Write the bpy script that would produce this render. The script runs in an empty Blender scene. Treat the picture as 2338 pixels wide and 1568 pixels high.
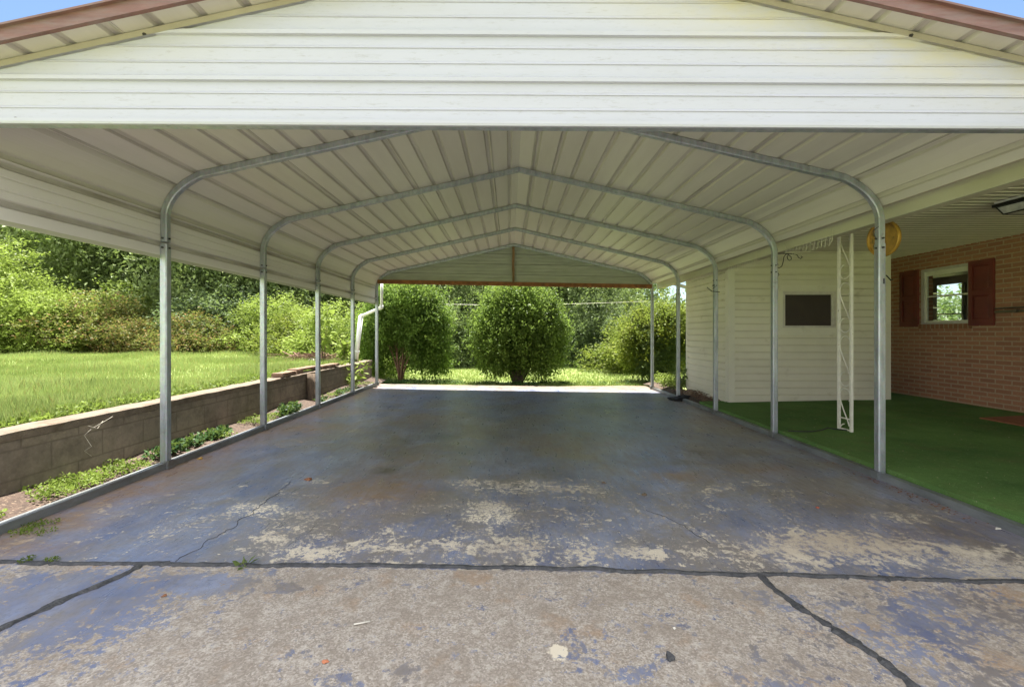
import bpy, math, random
import numpy as np
from mathutils import Vector, Matrix, noise as mnoise

random.seed(7); RNG = np.random.default_rng(7)
R = math.radians
sc = bpy.context.scene

# ------------------------------------------------------------------ camera, sky, sun, exposure
F, VX, VY, CH = 1020.0, 1163.0, 760.0, 1.2      # survey of the photo at 2338 px width: focal, vanishing point, eye height
cam_d = bpy.data.cameras.new('camera'); cam = bpy.data.objects.new('camera', cam_d)
sc.collection.objects.link(cam); sc.camera = cam
cam.location = (0, 0, CH); cam.rotation_euler = (R(90), 0, 0)
cam_d.sensor_width = 36; cam_d.lens = 36*F/2338
cam_d.shift_x = (1169-VX)/2338; cam_d.shift_y = -(784-VY)/2338
cam_d.clip_start = 0.05; cam_d.clip_end = 800

SUN_EL, SUN_AZ = 73, -5           # azimuth from +Y (away from the camera), negative = to the left
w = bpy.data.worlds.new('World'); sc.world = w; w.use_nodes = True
nt = w.node_tree; sky = nt.nodes.new('ShaderNodeTexSky'); sky.sky_type = 'NISHITA'
sky.sun_disc = False; sky.sun_elevation = R(SUN_EL); sky.sun_rotation = R(SUN_AZ)
sky.air_density = 1.0; sky.dust_density = .8; sky.ozone_density = 1.5
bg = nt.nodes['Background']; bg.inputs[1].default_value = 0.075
hs = nt.nodes.new('ShaderNodeHueSaturation'); hs.inputs['Saturation'].default_value = 1.1; hs.inputs['Value'].default_value = .62; nt.links.new(sky.outputs[0], hs.inputs['Color']); 
# broken white cloud added above and behind camera for neutral fill, blue gaps ahead
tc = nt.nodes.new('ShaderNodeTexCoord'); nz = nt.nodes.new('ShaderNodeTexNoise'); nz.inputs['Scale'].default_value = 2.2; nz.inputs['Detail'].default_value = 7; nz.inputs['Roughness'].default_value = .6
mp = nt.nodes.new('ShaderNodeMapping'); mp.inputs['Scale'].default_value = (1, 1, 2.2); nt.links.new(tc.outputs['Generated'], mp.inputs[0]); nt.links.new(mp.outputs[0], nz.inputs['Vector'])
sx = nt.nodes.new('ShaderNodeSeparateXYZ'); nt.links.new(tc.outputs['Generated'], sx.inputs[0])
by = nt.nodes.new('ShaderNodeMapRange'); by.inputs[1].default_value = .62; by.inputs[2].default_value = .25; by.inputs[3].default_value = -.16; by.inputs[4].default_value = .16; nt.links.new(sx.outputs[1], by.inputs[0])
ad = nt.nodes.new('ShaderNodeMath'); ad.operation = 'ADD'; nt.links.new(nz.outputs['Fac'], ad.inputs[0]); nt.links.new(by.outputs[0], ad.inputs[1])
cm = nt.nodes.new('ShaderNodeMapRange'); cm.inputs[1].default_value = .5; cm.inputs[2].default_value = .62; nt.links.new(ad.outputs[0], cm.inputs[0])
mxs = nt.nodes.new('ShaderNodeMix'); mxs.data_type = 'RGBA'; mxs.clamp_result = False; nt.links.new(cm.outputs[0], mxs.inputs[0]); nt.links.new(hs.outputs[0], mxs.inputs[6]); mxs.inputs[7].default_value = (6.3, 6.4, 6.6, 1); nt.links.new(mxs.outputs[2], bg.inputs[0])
sun_d = bpy.data.lights.new('sun', 'SUN'); sun_d.energy = 4.4; sun_d.angle = R(0.6); sun_d.color = (1, .95, .87)
sun = bpy.data.objects.new('sun', sun_d); sc.collection.objects.link(sun)
sd = Vector((math.sin(R(SUN_AZ))*math.cos(R(SUN_EL)), math.cos(R(SUN_AZ))*math.cos(R(SUN_EL)), math.sin(R(SUN_EL))))
sun.rotation_euler = sd.to_track_quat('Z', 'Y').to_euler(); sun.location = (0, 0, 30)
vs = sc.view_settings; vs.view_transform = 'Standard'; vs.look = 'None'; vs.gamma = 1; vs.exposure = 2.25
sc.cycles.max_bounces = 8; sc.cycles.diffuse_bounces = 5; sc.cycles.transparent_max_bounces = 8

# ------------------------------------------------------------------ helpers
def at(px, py, Y): return Vector(((px-VX)/F*Y, Y, CH-(py-VY)/F*Y))
def floor_at(px, py):                     # point of the sloping slab seen at a survey mark
    a, b = (px-VX)/F, (py-VY)/F           # z = -0.015 X
    Y = CH/(b-0.015*a); return a*Y, Y
def zs(X): return -0.015*X

def props(o, label=None, cat=None, group=None, kind=None):
    if label: o['label'] = label
    if cat: o['category'] = cat
    if group: o['group'] = group
    if kind: o['kind'] = kind
    return o
def thing(name, label, cat, loc=(0,0,0), group=None):
    o = bpy.data.objects.new(name, None); sc.collection.objects.link(o); o.empty_display_size = .2
    o.location = loc; return props(o, label, cat, group)

class MB:
    def __init__(s): s.v = []; s.f = []; s.sm = []
    def add(s, vs_, fs_, smooth=False):
        n = len(s.v); s.v += [tuple(v) for v in vs_]; s.f += [tuple(i+n for i in f) for f in fs_]; s.sm += [smooth]*len(fs_)
        return s
    def box(s, x0, x1, y0, y1, z0, z1):
        return s.add([(x0,y0,z0),(x1,y0,z0),(x1,y1,z0),(x0,y1,z0),(x0,y0,z1),(x1,y0,z1),(x1,y1,z1),(x0,y1,z1)],
              [(3,2,1,0),(4,5,6,7),(0,1,5,4),(1,2,6,5),(2,3,7,6),(3,0,4,7)])
    def obox(s, c, ax, ay, az, hx, hy, hz):        # oriented box
        c = Vector(c); P = []
        for dz in (-1,1):
            for dx, dy in ((-1,-1),(1,-1),(1,1),(-1,1)):
                P.append(c + Vector(ax)*hx*dx + Vector(ay)*hy*dy + Vector(az)*hz*dz)
        return s.add(P, [(3,2,1,0),(4,5,6,7),(0,1,5,4),(1,2,6,5),(2,3,7,6),(3,0,4,7)])
    def bar(s, a, b, w_, h_, up=(0,0,1)):
        a, b = Vector(a), Vector(b); d = (b-a); L = d.length; d.normalize()
        sx = d.cross(Vector(up));
        if sx.length < 1e-4: sx = d.cross(Vector((1,0,0)))
        sx.normalize(); u = sx.cross(d)
        return s.obox((a+b)/2, sx, d, u, w_/2, L/2, h_/2)
    def tube(s, pts, r, n=8, smooth=True, cap=True):
        pts = [Vector(p) for p in pts]; rs = r if isinstance(r, (list, tuple)) else [r]*len(pts)
        vs_ = []; ref = None
        for i, p in enumerate(pts):
            d = (pts[min(i+1, len(pts)-1)]-pts[max(i-1, 0)])
            d = d.normalized() if d.length > 1e-9 else Vector((0,0,1))
            if ref is None: ref = d.orthogonal().normalized()
            ref = (ref - d*ref.dot(d)); ref = ref.normalized() if ref.length > 1e-6 else d.orthogonal().normalized()
            q = d.cross(ref)
            for k in range(n):
                a = 2*math.pi*k/n; vs_.append(p + (ref*math.cos(a)+q*math.sin(a))*rs[i])
        fs_ = [(i*n+k, i*n+(k+1)%n, (i+1)*n+(k+1)%n, (i+1)*n+k) for i in range(len(pts)-1) for k in range(n)]
        s.add(vs_, fs_, smooth)
        if cap: s.f += [tuple(len(s.v)-len(vs_)+k for k in range(n))[::-1], tuple(len(s.v)-n+k for k in range(n))]; s.sm += [False, False]
        return s
    def sweep_xz(s, path, Y, size, bev=.007, closed_caps=True):
        """rounded square tube swept along a path of (x,z) in the plane Y"""
        h = size/2; sec = [(h,h-bev),(h-bev,h),(-h+bev,h),(-h,h-bev),(-h,-h+bev),(-h+bev,-h),(h-bev,-h),(h,-h+bev)]
        vs_ = []
        for i, (x, z) in enumerate(path):
            a = Vector(path[max(i-1,0)]); b = Vector(path[min(i+1,len(path)-1)]); d = (b-a).normalized()
            n = Vector((-d.y, d.x))
            k = 1.0
            if 0 < i < len(path)-1:
                d1 = (Vector(path[i])-a).normalized(); k = 1/max(.5, d1.dot(d))
            for (u, t) in sec: vs_.append((x+n.x*u*k, Y+t, z+n.y*u*k))
        m = 8; fs_ = [(i*m+k, (i+1)*m+k, (i+1)*m+(k+1)%m, i*m+(k+1)%m) for i in range(len(path)-1) for k in range(m)]
        fs_ += [tuple(range(m)), tuple(range((len(path)-1)*m, len(path)*m))[::-1]]
        return s.add(vs_, fs_)
    def lathe(s, prof, c, axis, n=32, smooth=True):   # prof: (r, t along axis)
        axis = Vector(axis).normalized(); u = axis.orthogonal().normalized(); q = axis.cross(u); c = Vector(c); vs_ = []
        for r, t in prof:
            for k in range(n):
                a = 2*math.pi*k/n; vs_.append(c+axis*t+(u*math.cos(a)+q*math.sin(a))*r)
        fs_ = [(i*n+k, i*n+(k+1)%n, (i+1)*n+(k+1)%n, (i+1)*n+k) for i in range(len(prof)-1) for k in range(n)]
        return s.add(vs_, fs_, smooth)
    def build(s, name, mat, parent=None, label=None):
        me = bpy.data.meshes.new(name); me.from_pydata(s.v, [], s.f); me.polygons.foreach_set('use_smooth', s.sm)
        me.update(); return link(name, me, mat, parent, label)
def link(name, me, mat, parent=None, label=None):
    if mat is not None and len(me.materials) == 0: me.materials.append(mat)
    o = bpy.data.objects.new(name, me); sc.collection.objects.link(o)
    if parent is not None:
        o.parent = parent; o.matrix_parent_inverse = Matrix.Translation(-parent.location)
    if label: o['label'] = label
    return o
def fix_normals(o):
    import bmesh
    bm = bmesh.new(); bm.from_mesh(o.data); bmesh.ops.recalc_face_normals(bm, faces=bm.faces); bm.to_mesh(o.data); bm.free(); return o
def np_mesh(name, V, Fc, k, attrs=None, smooth=False):
    me = bpy.data.meshes.new(name); nf = len(Fc)
    me.vertices.add(len(V)); me.vertices.foreach_set('co', np.asarray(V, dtype=np.float32).ravel())
    me.loops.add(nf*k); me.loops.foreach_set('vertex_index', np.asarray(Fc, dtype=np.int32).ravel())
    me.polygons.add(nf); me.polygons.foreach_set('loop_start', np.arange(0, nf*k, k, dtype=np.int32))
    me.update(calc_edges=True); me.validate()
    if not smooth: me.shade_flat()
    for n, a in (attrs or {}).items():
        at_ = me.attributes.new(n, 'FLOAT', 'POINT'); at_.data.foreach_set('value', np.asarray(a, dtype=np.float32))
    return me

# ------------------------------------------------------------------ materials
class NT:
    def __init__(s, name):
        s.m = bpy.data.materials.new(name); s.m.use_nodes = True; s.t = s.m.node_tree; s.b = s.t.nodes['Principled BSDF']; s.out = s.t.nodes['Material Output']
        s.co = s.t.nodes.new('ShaderNodeTexCoord').outputs['Object']
    def L(s, a, b): s.t.links.new(a, b)
    def n(s, ty): return s.t.nodes.new(ty)
    def setv(s, inp, v):
        if hasattr(v, 'is_output'): s.L(v, inp)
        else: inp.default_value = (*v, 1) if isinstance(v, (tuple, list)) and len(v) == 3 and inp.type == 'RGBA' else v
    def noise(s, scale, detail=4, rough=.55, vec=None, sc3=None, dist=0):
        nd = s.n('ShaderNodeTexNoise'); nd.inputs['Scale'].default_value = scale; nd.inputs['Detail'].default_value = detail
        nd.inputs['Roughness'].default_value = rough; nd.inputs['Distortion'].default_value = dist
        v = vec or s.co
        if sc3: mp = s.n('ShaderNodeMapping'); mp.inputs['Scale'].default_value = sc3; s.L(v, mp.inputs[0]); v = mp.outputs[0]
        s.L(v, nd.inputs['Vector']); return nd.outputs['Fac']
    def voro(s, scale, vec=None, out='Distance', feat='F1'):
        nd = s.n('ShaderNodeTexVoronoi'); nd.feature = feat; nd.inputs['Scale'].default_value = scale; s.L(vec or s.co, nd.inputs['Vector']); return nd.outputs[out]
    def m2(s, op, a, b=0.0, clamp=False):
        nd = s.n('ShaderNodeMath'); nd.operation = op; nd.use_clamp = clamp; s.setv(nd.inputs[0], a); s.setv(nd.inputs[1], b); return nd.outputs[0]
    def ramp(s, v, lo, hi, a=0.0, b=1.0):
        nd = s.n('ShaderNodeMapRange'); nd.inputs[1].default_value = lo; nd.inputs[2].default_value = hi; nd.inputs[3].default_value = a; nd.inputs[4].default_value = b
        s.setv(nd.inputs[0], v); return nd.outputs[0]
    def mix(s, f, a, b, mode='MIX'):
        nd = s.n('ShaderNodeMix'); nd.data_type = 'RGBA'; nd.blend_type = mode
        s.setv(nd.inputs[0], f); s.setv(nd.inputs[6], a); s.setv(nd.inputs[7], b); return nd.outputs[2]
    def attr(s, name):
        nd = s.n('ShaderNodeAttribute'); nd.attribute_name = name; return nd.outputs['Fac']
    def geo(s, out): return s.n('ShaderNodeNewGeometry').outputs[out]
    def bump(s, h, strength=.3, dist=.01):
        nd = s.n('ShaderNodeBump'); nd.inputs['Strength'].default_value = strength; nd.inputs['Distance'].default_value = dist; s.setv(nd.inputs['Height'], h); s.L(nd.outputs[0], s.b.inputs['Normal'])
    def fin(s, col, rough=.6, metal=0.0, spec=None):
        s.setv(s.b.inputs['Base Color'], col); s.setv(s.b.inputs['Roughness'], rough); s.setv(s.b.inputs['Metallic'], metal)
        if spec is not None: s.b.inputs['Specular IOR Level'].default_value = spec
        return s.m
def simple(name, col, rough=.6, metal=0.0, var=.25, scale=6, bump=0.0, dirt=None, dscale=2.5, dlo=.5, dhi=.75, sc3=None, bscale=60):
    t = NT(name); nz = t.noise(scale, 5, .6, sc3=sc3)
    dark = tuple(c*(1-var) for c in col); light = tuple(min(1, c*(1+var*.6)) for c in col)
    c = t.mix(t.ramp(nz, .3, .7), dark, light)
    if dirt: c = t.mix(t.ramp(t.noise(dscale, 7, .65, sc3=sc3), dlo, dhi), c, dirt)
    if bump: t.bump(t.noise(bscale, 4, .6), bump, .01)
    return t.fin(c, rough, metal)

# painted sheet metal (inside of roof), shade bands painted into roof ribs, rust lines on side ribs
def sheet_mat(name, base, dirt, amt=.35, rough=.45):
    t = NT(name); a = t.noise(1.3, 6, .6, sc3=(3, .5, 3)); b = t.noise(14, 5, .65, sc3=(4, .35, 4)); c = t.noise(90, 3, .6)
    col = t.mix(t.ramp(a, .4, .8, 0, amt*.6), base, dirt)
    col = t.mix(t.ramp(b, .5, .8, 0, amt*.18), col, dirt)
    col = t.mix(t.ramp(c, .55, .8, 0, .06), col, dirt)
    g = t.attr('rib'); col = t.mix(t.m2('MULTIPLY', g, t.ramp(t.noise(2.2, 4, .6, sc3=(6, .6, 6)), .3, .7, .25, .9)), col, tuple(x*.42 for x in dirt))
    t.bump(t.noise(3, 2, .5, sc3=(2, .4, 2)), .08, .02)
    return t.fin(col, rough)
M = {}
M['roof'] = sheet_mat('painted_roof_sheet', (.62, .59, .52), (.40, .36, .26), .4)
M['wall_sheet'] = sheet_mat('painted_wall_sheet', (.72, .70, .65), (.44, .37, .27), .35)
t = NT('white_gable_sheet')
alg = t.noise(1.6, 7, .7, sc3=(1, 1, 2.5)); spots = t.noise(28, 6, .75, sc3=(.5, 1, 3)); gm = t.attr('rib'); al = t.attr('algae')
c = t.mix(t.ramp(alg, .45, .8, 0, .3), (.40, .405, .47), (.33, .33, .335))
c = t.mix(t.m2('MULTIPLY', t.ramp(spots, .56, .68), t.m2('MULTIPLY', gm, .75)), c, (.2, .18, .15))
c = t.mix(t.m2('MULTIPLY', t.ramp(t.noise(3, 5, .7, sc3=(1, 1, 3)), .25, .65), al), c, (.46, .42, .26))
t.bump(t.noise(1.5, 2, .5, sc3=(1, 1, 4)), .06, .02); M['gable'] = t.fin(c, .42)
t = NT('rear_gable_sheet'); c = t.mix(t.ramp(t.noise(2, 5, .6, sc3=(1, 1, 5)), .35, .7), (.30, .32, .27), (.40, .42, .36)); c = t.mix(t.m2('MULTIPLY', t.ramp(t.attr('rib'), .6, .95), .85), c, (.05, .05, .04)); M['gable_in'] = t.fin(c, .5)  # white sheet; the dim light on it is put into the grey-green
t = NT('galvanised_tube'); sp = t.voro(60, out='Color'); 
g = t.mix(t.ramp(t.noise(7, 6, .7, sc3=(3, 3, .6)), .35, .7), (.30, .325, .345), (.47, .50, .53)); g = t.mix(.06, g, sp, 'OVERLAY')
g = t.mix(t.ramp(t.noise(4, 7, .75), .62, .74), g, (.22, .20, .18)); M['galv'] = t.fin(g, t.ramp(t.noise(20, 3), .3, .7, .32, .55), .65)
M['galv_dark'] = simple('weathered_rail', (.25, .27, .28), .5, .5, var=.35, scale=8, dirt=(.14, .12, .10), dscale=6, sc3=(1, .3, 1))
M['tan'] = simple('tan_trim_paint', (.42, .37, .30), .45, var=.12, scale=3, dirt=(.32, .26, .19), dlo=.6, dhi=.85)
M['brown_trim'] = simple('faded_maroon_trim', (.17, .082, .068), .55, var=.3, scale=9, dirt=(.18, .13, .12), dscale=12, sc3=(.4, 3, 3), dlo=.45, dhi=.75)
M['rust'] = simple('rusty_header', (.25, .10, .035), .85, var=.45, scale=12, dirt=(.10, .04, .02), dscale=9, bump=.3)
M['stud'] = simple('stained_stud', (.24, .14, .065), .85, var=.4, scale=10, dirt=(.07, .04, .02), dscale=8, sc3=(3, 3, .6), bump=.3)
M['bolt'] = simple('dark_bolt', (.08, .075, .07), .5, .6)
M['cream'] = simple('cream_siding', (.70, .675, .54), .5, var=.1, scale=1.2, dirt=(.40, .36, .22), dscale=3, dlo=.6, dhi=.85)
M['cream_white'] = simple('white_trim_paint', (.72, .70, .58), .5, var=.08, scale=2, dirt=(.45, .42, .28), dscale=3, dlo=.6, dhi=.85)
M['fascia'] = simple('pale_green_fascia', (.52, .52, .39), .5, var=.12, scale=1.5, dirt=(.42, .42, .26), dscale=2, sc3=(1, .3, 1))
M['ceiling'] = simple('porch_ceiling_vinyl', (.52, .47, .34), .55, var=.1, scale=1.2, dirt=(.36, .32, .2), dscale=2)
M['ceil_rib'] = simple('porch_ceiling_bead', (.78, .74, .6), .5, var=.06)
M['alu'] = simple('aluminium_frame', (.62, .60, .54), .4, .3, var=.15, scale=10, dirt=(.3, .28, .22), dlo=.6, dhi=.8)
M['shutter'] = simple('maroon_shutter', (.15, .028, .022), .5, var=.25, scale=5, bump=.05)
M['mat_brown'] = simple('brown_rubber_mat', (.26, .10, .045), .85, var=.2, scale=20, bump=.3)
M['black'] = simple('black_metal', (.02, .02, .02), .45, .3)
M['black_cloth'] = simple('black_plastic_sheet', (.006, .006, .007), .7, var=.4, bump=.4)
M['rubber'] = simple('black_cord', (.025, .03, .025), .6)
M['white'] = simple('white_plastic_pipe', (.78, .78, .76), .4, var=.08, dirt=(.45, .45, .38), dlo=.6, dhi=.8)
M['white_paint'] = simple('white_painted_iron', (.80, .78, .68), .5, var=.12, scale=12, dirt=(.25, .15, .08), dscale=14, dlo=.64, dhi=.72)
M['wire'] = simple('white_wire', (.72, .70, .55), .5)
M['gold'] = simple('brassy_gold', (.52, .30, .055), .48, .3, var=.3, scale=5, dirt=(.28, .15, .03), dscale=7, dlo=.5, dhi=.7)
M['gold_face'] = simple('aged_gold_face', (.46, .27, .06), .5, .15, var=.35, scale=9, dirt=(.09, .065, .03), dscale=8, dlo=.5, dhi=.6)
M['lampglass'] = simple('frosted_seeded_glass', (.55, .55, .5), .25, var=.3, scale=14)
M['roofing'] = simple('grey_shingles', (.12, .115, .11), .9, var=.3, scale=20, bump=.4)
M['soil'] = simple('brown_soil', (.065, .042, .030), .95, var=.5, scale=22, dirt=(.15, .11, .075), dscale=50, bump=1, bscale=60, dlo=.55, dhi=.62)
M['bark'] = simple('bark', (.13, .095, .065), .95, var=.45, scale=14, sc3=(3, 3, .6), bump=.8, bscale=30)
M['bark_red'] = simple('reddish_bark', (.20, .11, .07), .95, var=.45, scale=14, sc3=(3, 3, .6), bump=.6, bscale=30)
M['stone'] = simple('weathered_stone', (.30, .24, .18), .9, var=.4, scale=8, dirt=(.16, .08, .05), dscale=9, bump=.6)
M['rotwood'] = simple('rotten_plank', (.21, .13, .085), .95, var=.5, scale=12, dirt=(.10, .05, .03), dscale=9, bump=.8, sc3=(3, .5, 3))
M['deadleaf'] = simple('dead_leaves', (.26, .11, .05), .8, var=.5, scale=30)
M['chip'] = simple('pale_chips', (.70, .66, .58), .8, var=.2)
M['darkroom'] = simple('dark_interior', (.035, .028, .024), .9)
M['roomwall'] = simple('dim_room_paint', (.35, .30, .27), .9)

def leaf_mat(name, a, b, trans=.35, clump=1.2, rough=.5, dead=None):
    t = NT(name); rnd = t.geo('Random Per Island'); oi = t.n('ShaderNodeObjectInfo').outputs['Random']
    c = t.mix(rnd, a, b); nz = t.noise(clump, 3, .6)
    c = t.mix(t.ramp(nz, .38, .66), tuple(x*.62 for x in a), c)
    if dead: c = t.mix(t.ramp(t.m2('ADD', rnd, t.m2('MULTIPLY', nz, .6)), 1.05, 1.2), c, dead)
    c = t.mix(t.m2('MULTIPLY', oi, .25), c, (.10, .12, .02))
    t.fin(c, rough); t.b.inputs['Specular IOR Level'].default_value = .2
    tr = t.n('ShaderNodeBsdfTranslucent'); t.L(t.mix(.5, c, (.22, .30, .06)), tr.inputs[0]); mx = t.n('ShaderNodeMixShader'); mx.inputs[0].default_value = trans
    t.L(t.b.outputs[0], mx.inputs[1]); t.L(tr.outputs[0], mx.inputs[2]); t.L(mx.outputs[0], t.out.inputs[0]); return t.m
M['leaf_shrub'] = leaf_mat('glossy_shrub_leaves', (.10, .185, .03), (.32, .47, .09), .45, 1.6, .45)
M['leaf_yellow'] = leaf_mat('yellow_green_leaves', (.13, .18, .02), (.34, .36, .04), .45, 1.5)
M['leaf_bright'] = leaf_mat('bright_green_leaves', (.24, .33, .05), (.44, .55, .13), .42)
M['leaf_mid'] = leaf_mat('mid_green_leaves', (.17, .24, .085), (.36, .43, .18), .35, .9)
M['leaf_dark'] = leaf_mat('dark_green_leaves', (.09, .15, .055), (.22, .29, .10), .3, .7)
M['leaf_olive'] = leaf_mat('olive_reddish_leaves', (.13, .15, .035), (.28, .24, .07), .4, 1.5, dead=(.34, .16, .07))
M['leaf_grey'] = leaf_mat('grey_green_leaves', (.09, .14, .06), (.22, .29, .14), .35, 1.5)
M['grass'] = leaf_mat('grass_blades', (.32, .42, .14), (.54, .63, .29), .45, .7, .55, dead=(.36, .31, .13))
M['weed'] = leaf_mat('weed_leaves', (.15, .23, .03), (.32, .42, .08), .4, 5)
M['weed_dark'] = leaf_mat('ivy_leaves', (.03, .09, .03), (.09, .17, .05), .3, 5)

t = NT('lawn_ground'); a = t.noise(.8, 6, .65); b = t.noise(14, 6, .7)
c = t.mix(t.ramp(b, .35, .65), (.24, .32, .09), (.42, .49, .19)); c = t.mix(t.ramp(a, .5, .75, 0, .6), c, (.22, .21, .07)); t.bump(b, 1, .06); M['lawn'] = t.fin(c, .95)
t = NT('green_outdoor_carpet'); a = t.noise(1.1, 5, .6); b = t.noise(260, 3, .7); cc = t.noise(9, 6, .7)
c = t.mix(t.ramp(a, .35, .7), (.09, .18, .055), (.17, .31, .09)); c = t.mix(t.ramp(b, .35, .65, 0, .6), c, (.04, .085, .025)); c = t.mix(t.ramp(cc, .58, .75, 0, .5), c, (.045, .065, .03))
c = t.mix(t.ramp(t.noise(2.6, 8, .75), .5, .66, 0, .5), c, (.13, .15, .06)); c = t.mix(t.ramp(t.noise(30, 4, .8), .56, .66, 0, .5), c, (.20, .32, .11)); c = t.mix(t.ramp(t.voro(13), .07, .04), c, (.36, .36, .22)); t.bump(b, .8, .006); M['carpet'] = t.fin(c, .95, spec=.1)
# brick (wall lies in the YZ plane)
def brick(name, c1, c2, mortar, bw, rh, ms, axis='y', dirt=None, bumpd=.006):
    t = NT(name); sx = t.n('ShaderNodeSeparateXYZ'); t.L(t.co, sx.inputs[0]); cx = t.n('ShaderNodeCombineXYZ')
    t.L(sx.outputs[1 if axis == 'y' else 0], cx.inputs[0]); t.L(sx.outputs[2], cx.inputs[1])
    br = t.n('ShaderNodeTexBrick'); t.L(cx.outputs[0], br.inputs['Vector']); br.inputs['Scale'].default_value = 1; br.inputs['Brick Width'].default_value = bw; br.inputs['Row Height'].default_value = rh
    br.inputs['Mortar Size'].default_value = ms; br.inputs['Mortar Smooth'].default_value = .25; br.inputs['Bias'].default_value = 0
    br.inputs['Color1'].default_value = (*c1, 1); br.inputs['Color2'].default_value = (*c2, 1); br.inputs['Mortar'].default_value = (*mortar, 1)
    c = t.mix(t.ramp(t.noise(45, 5, .7), .3, .75, 0, .5), br.outputs['Color'], tuple(x*.55 for x in c1))
    if dirt: c = t.mix(t.ramp(t.noise(2.6, 8, .75), .42, .6, 0, .7), c, dirt)
    h = t.m2('ADD', t.m2('MULTIPLY', br.outputs['Fac'], -1.0), t.m2('MULTIPLY', t.noise(70, 4, .6), .5)); t.bump(h, .7, bumpd); return t.fin(c, .9)
M['brick'] = brick('orange_brown_brick', (.44, .21, .12), (.31, .14, .085), (.45, .34, .22), .213, .0677, .010)
M['block'] = brick('grey_concrete_block', (.30, .25, .19), (.26, .215, .17), (.19, .155, .12), .41, .203, .007, dirt=(.105, .085, .065), bumpd=.014)
M['blockcap'] = simple('block_cap', (.17, .135, .10), .95, var=.35, scale=9, dirt=(.10, .065, .04), dscale=5, bump=.8, bscale=90)
M['soldier'] = brick('brick_sill', (.32, .15, .075), (.25, .11, .06), (.36, .27, .17), .075, .4, .010)

# worn blue floor paint over exposed aggregate
t = NT('worn_blue_painted_concrete')
wear, stain, dark, pale = t.attr('wear'), t.attr('stain'), t.attr('dark'), t.attr('pale')
fleck = t.attr('fleck'); ed = t.voro(34, feat='DISTANCE_TO_EDGE')
n1 = t.noise(6, 12, .75, dist=.5); n2 = t.noise(30, 9, .78); n3 = t.noise(2.0, 5, .6, sc3=(1.6, .8, 1)); n4 = t.noise(120, 4, .65); streak = t.noise(7, 6, .7, sc3=(3, .6, 1))
v = t.m2('ADD', t.m2('ADD', wear, t.m2('MULTIPLY', t.m2('SUBTRACT', n1, .5), 2.4)), t.m2('MULTIPLY', t.m2('SUBTRACT', n2, .5), 2.8))
mask = t.ramp(v, .50, .54)
flk = t.ramp(t.m2('ADD', t.m2('ADD', t.noise(38, 7, .8), t.m2('MULTIPLY', t.m2('SUBTRACT', t.noise(5, 4, .6), .5), .35)), t.m2('MULTIPLY', fleck, .080)), .655, .67)
mask = t.m2('MULTIPLY', mask, t.m2('MAXIMUM', t.ramp(ed, .035, .06), t.m2('SUBTRACT', 1.0, t.m2('MULTIPLY', t.m2('MULTIPLY', pale, 2.0), fleck, True), True)), True); mask = t.m2('MAXIMUM', mask, flk, True)
vc = t.n('ShaderNodeSeparateColor'); t.L(t.voro(150, out='Color'), vc.inputs[0]); agg = t.mix(t.ramp(vc.outputs[0], .2, .95), (.25, .215, .18), (.54, .485, .425)); agg = t.mix(t.ramp(n4, .38, .62, 0, .55), agg, (.34, .305, .27)); agg = t.mix(t.ramp(n1, .47, .60, 0, .6), agg, (.24, .205, .17)); agg = t.mix(t.ramp(t.noise(17, 8, .75), .54, .64, 0, .55), agg, (.58, .54, .48)); agg = t.mix(t.ramp(t.noise(3.1, 5, .7), .55, .68, 0, .5), agg, (.34, .21, .11))
bare = t.mix(t.m2('MAXIMUM', t.ramp(t.m2('ADD', pale, t.m2('MULTIPLY', t.m2('SUBTRACT', n2, .5), 1.6)), .45, .6), t.m2('MULTIPLY', t.ramp(fleck, .05, .3, 0, .75), t.ramp(n1, .42, .58))), agg, (.70, .63, .50))
paint = t.mix(t.ramp(n3, .38, .62), (.125, .15, .25), (.235, .26, .36)); paint = t.mix(t.ramp(streak, .47, .62, 0, .5), paint, (.24, .225, .21)); paint = t.mix(t.ramp(t.noise(1.3, 9, .72, dist=.4), .46, .58, 0, .75), paint, (.215, .185, .15)); paint = t.mix(t.ramp(n2, .5, .62, 0, .45), paint, (.10, .105, .13)); paint = t.mix(t.ramp(t.noise(16, 7, .75, sc3=(1.5, .8, 1)), .55, .66, 0, .4), paint, (.19, .18, .17))
paint = t.mix(t.m2('MULTIPLY', t.m2('MULTIPLY', pale, .6), t.ramp(streak, .35, .65)), paint, (.34, .35, .37)); c = t.mix(mask, paint, bare)  # pale also lightens the paint: a sheen put into the colour
c = t.mix(t.m2('MULTIPLY', stain, t.ramp(n1, .25, .6)), c, (.25, .165, .105)); c = t.mix(t.m2('MULTIPLY', t.m2('MULTIPLY', dark, .95), t.ramp(t.noise(3, 7, .65), .3, .65)), c, (.075, .066, .058))
rg = t.mix(mask, (.31, .31, .31), (.85, .85, .85)); rg2 = t.m2('ADD', rg, t.ramp(streak, .35, .7, -.06, .2), True)
t.bump(t.m2('ADD', t.m2('MULTIPLY', mask, -.35), t.m2('ADD', t.m2('MULTIPLY', n4, t.ramp(mask, 0, 1, .25, .9)), t.m2('MULTIPLY', n1, .5))), .22, .006)
M['slab'] = t.fin(c, rg2, spec=.5)
t = NT('tar_joint_filler'); c = t.mix(t.ramp(t.noise(25, 5, .7), .35, .7), (.035, .037, .042), (.09, .09, .095)); t.bump(t.noise(18, 5, .7, sc3=(1, 3, 1)), .9, .01); M['tar'] = t.fin(c, .75)
t = NT('window_glass'); t.fin((.9, .95, .95), .03); t.b.inputs['Transmission Weight'].default_value = 1; t.b.inputs['IOR'].default_value = 1.05; t.b.inputs['Specular IOR Level'].default_value = 1.0
M['glass'] = t.m
M['screen'] = simple('brown_window_screen', (.045, .034, .028), .6, var=.2, scale=2)

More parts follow.
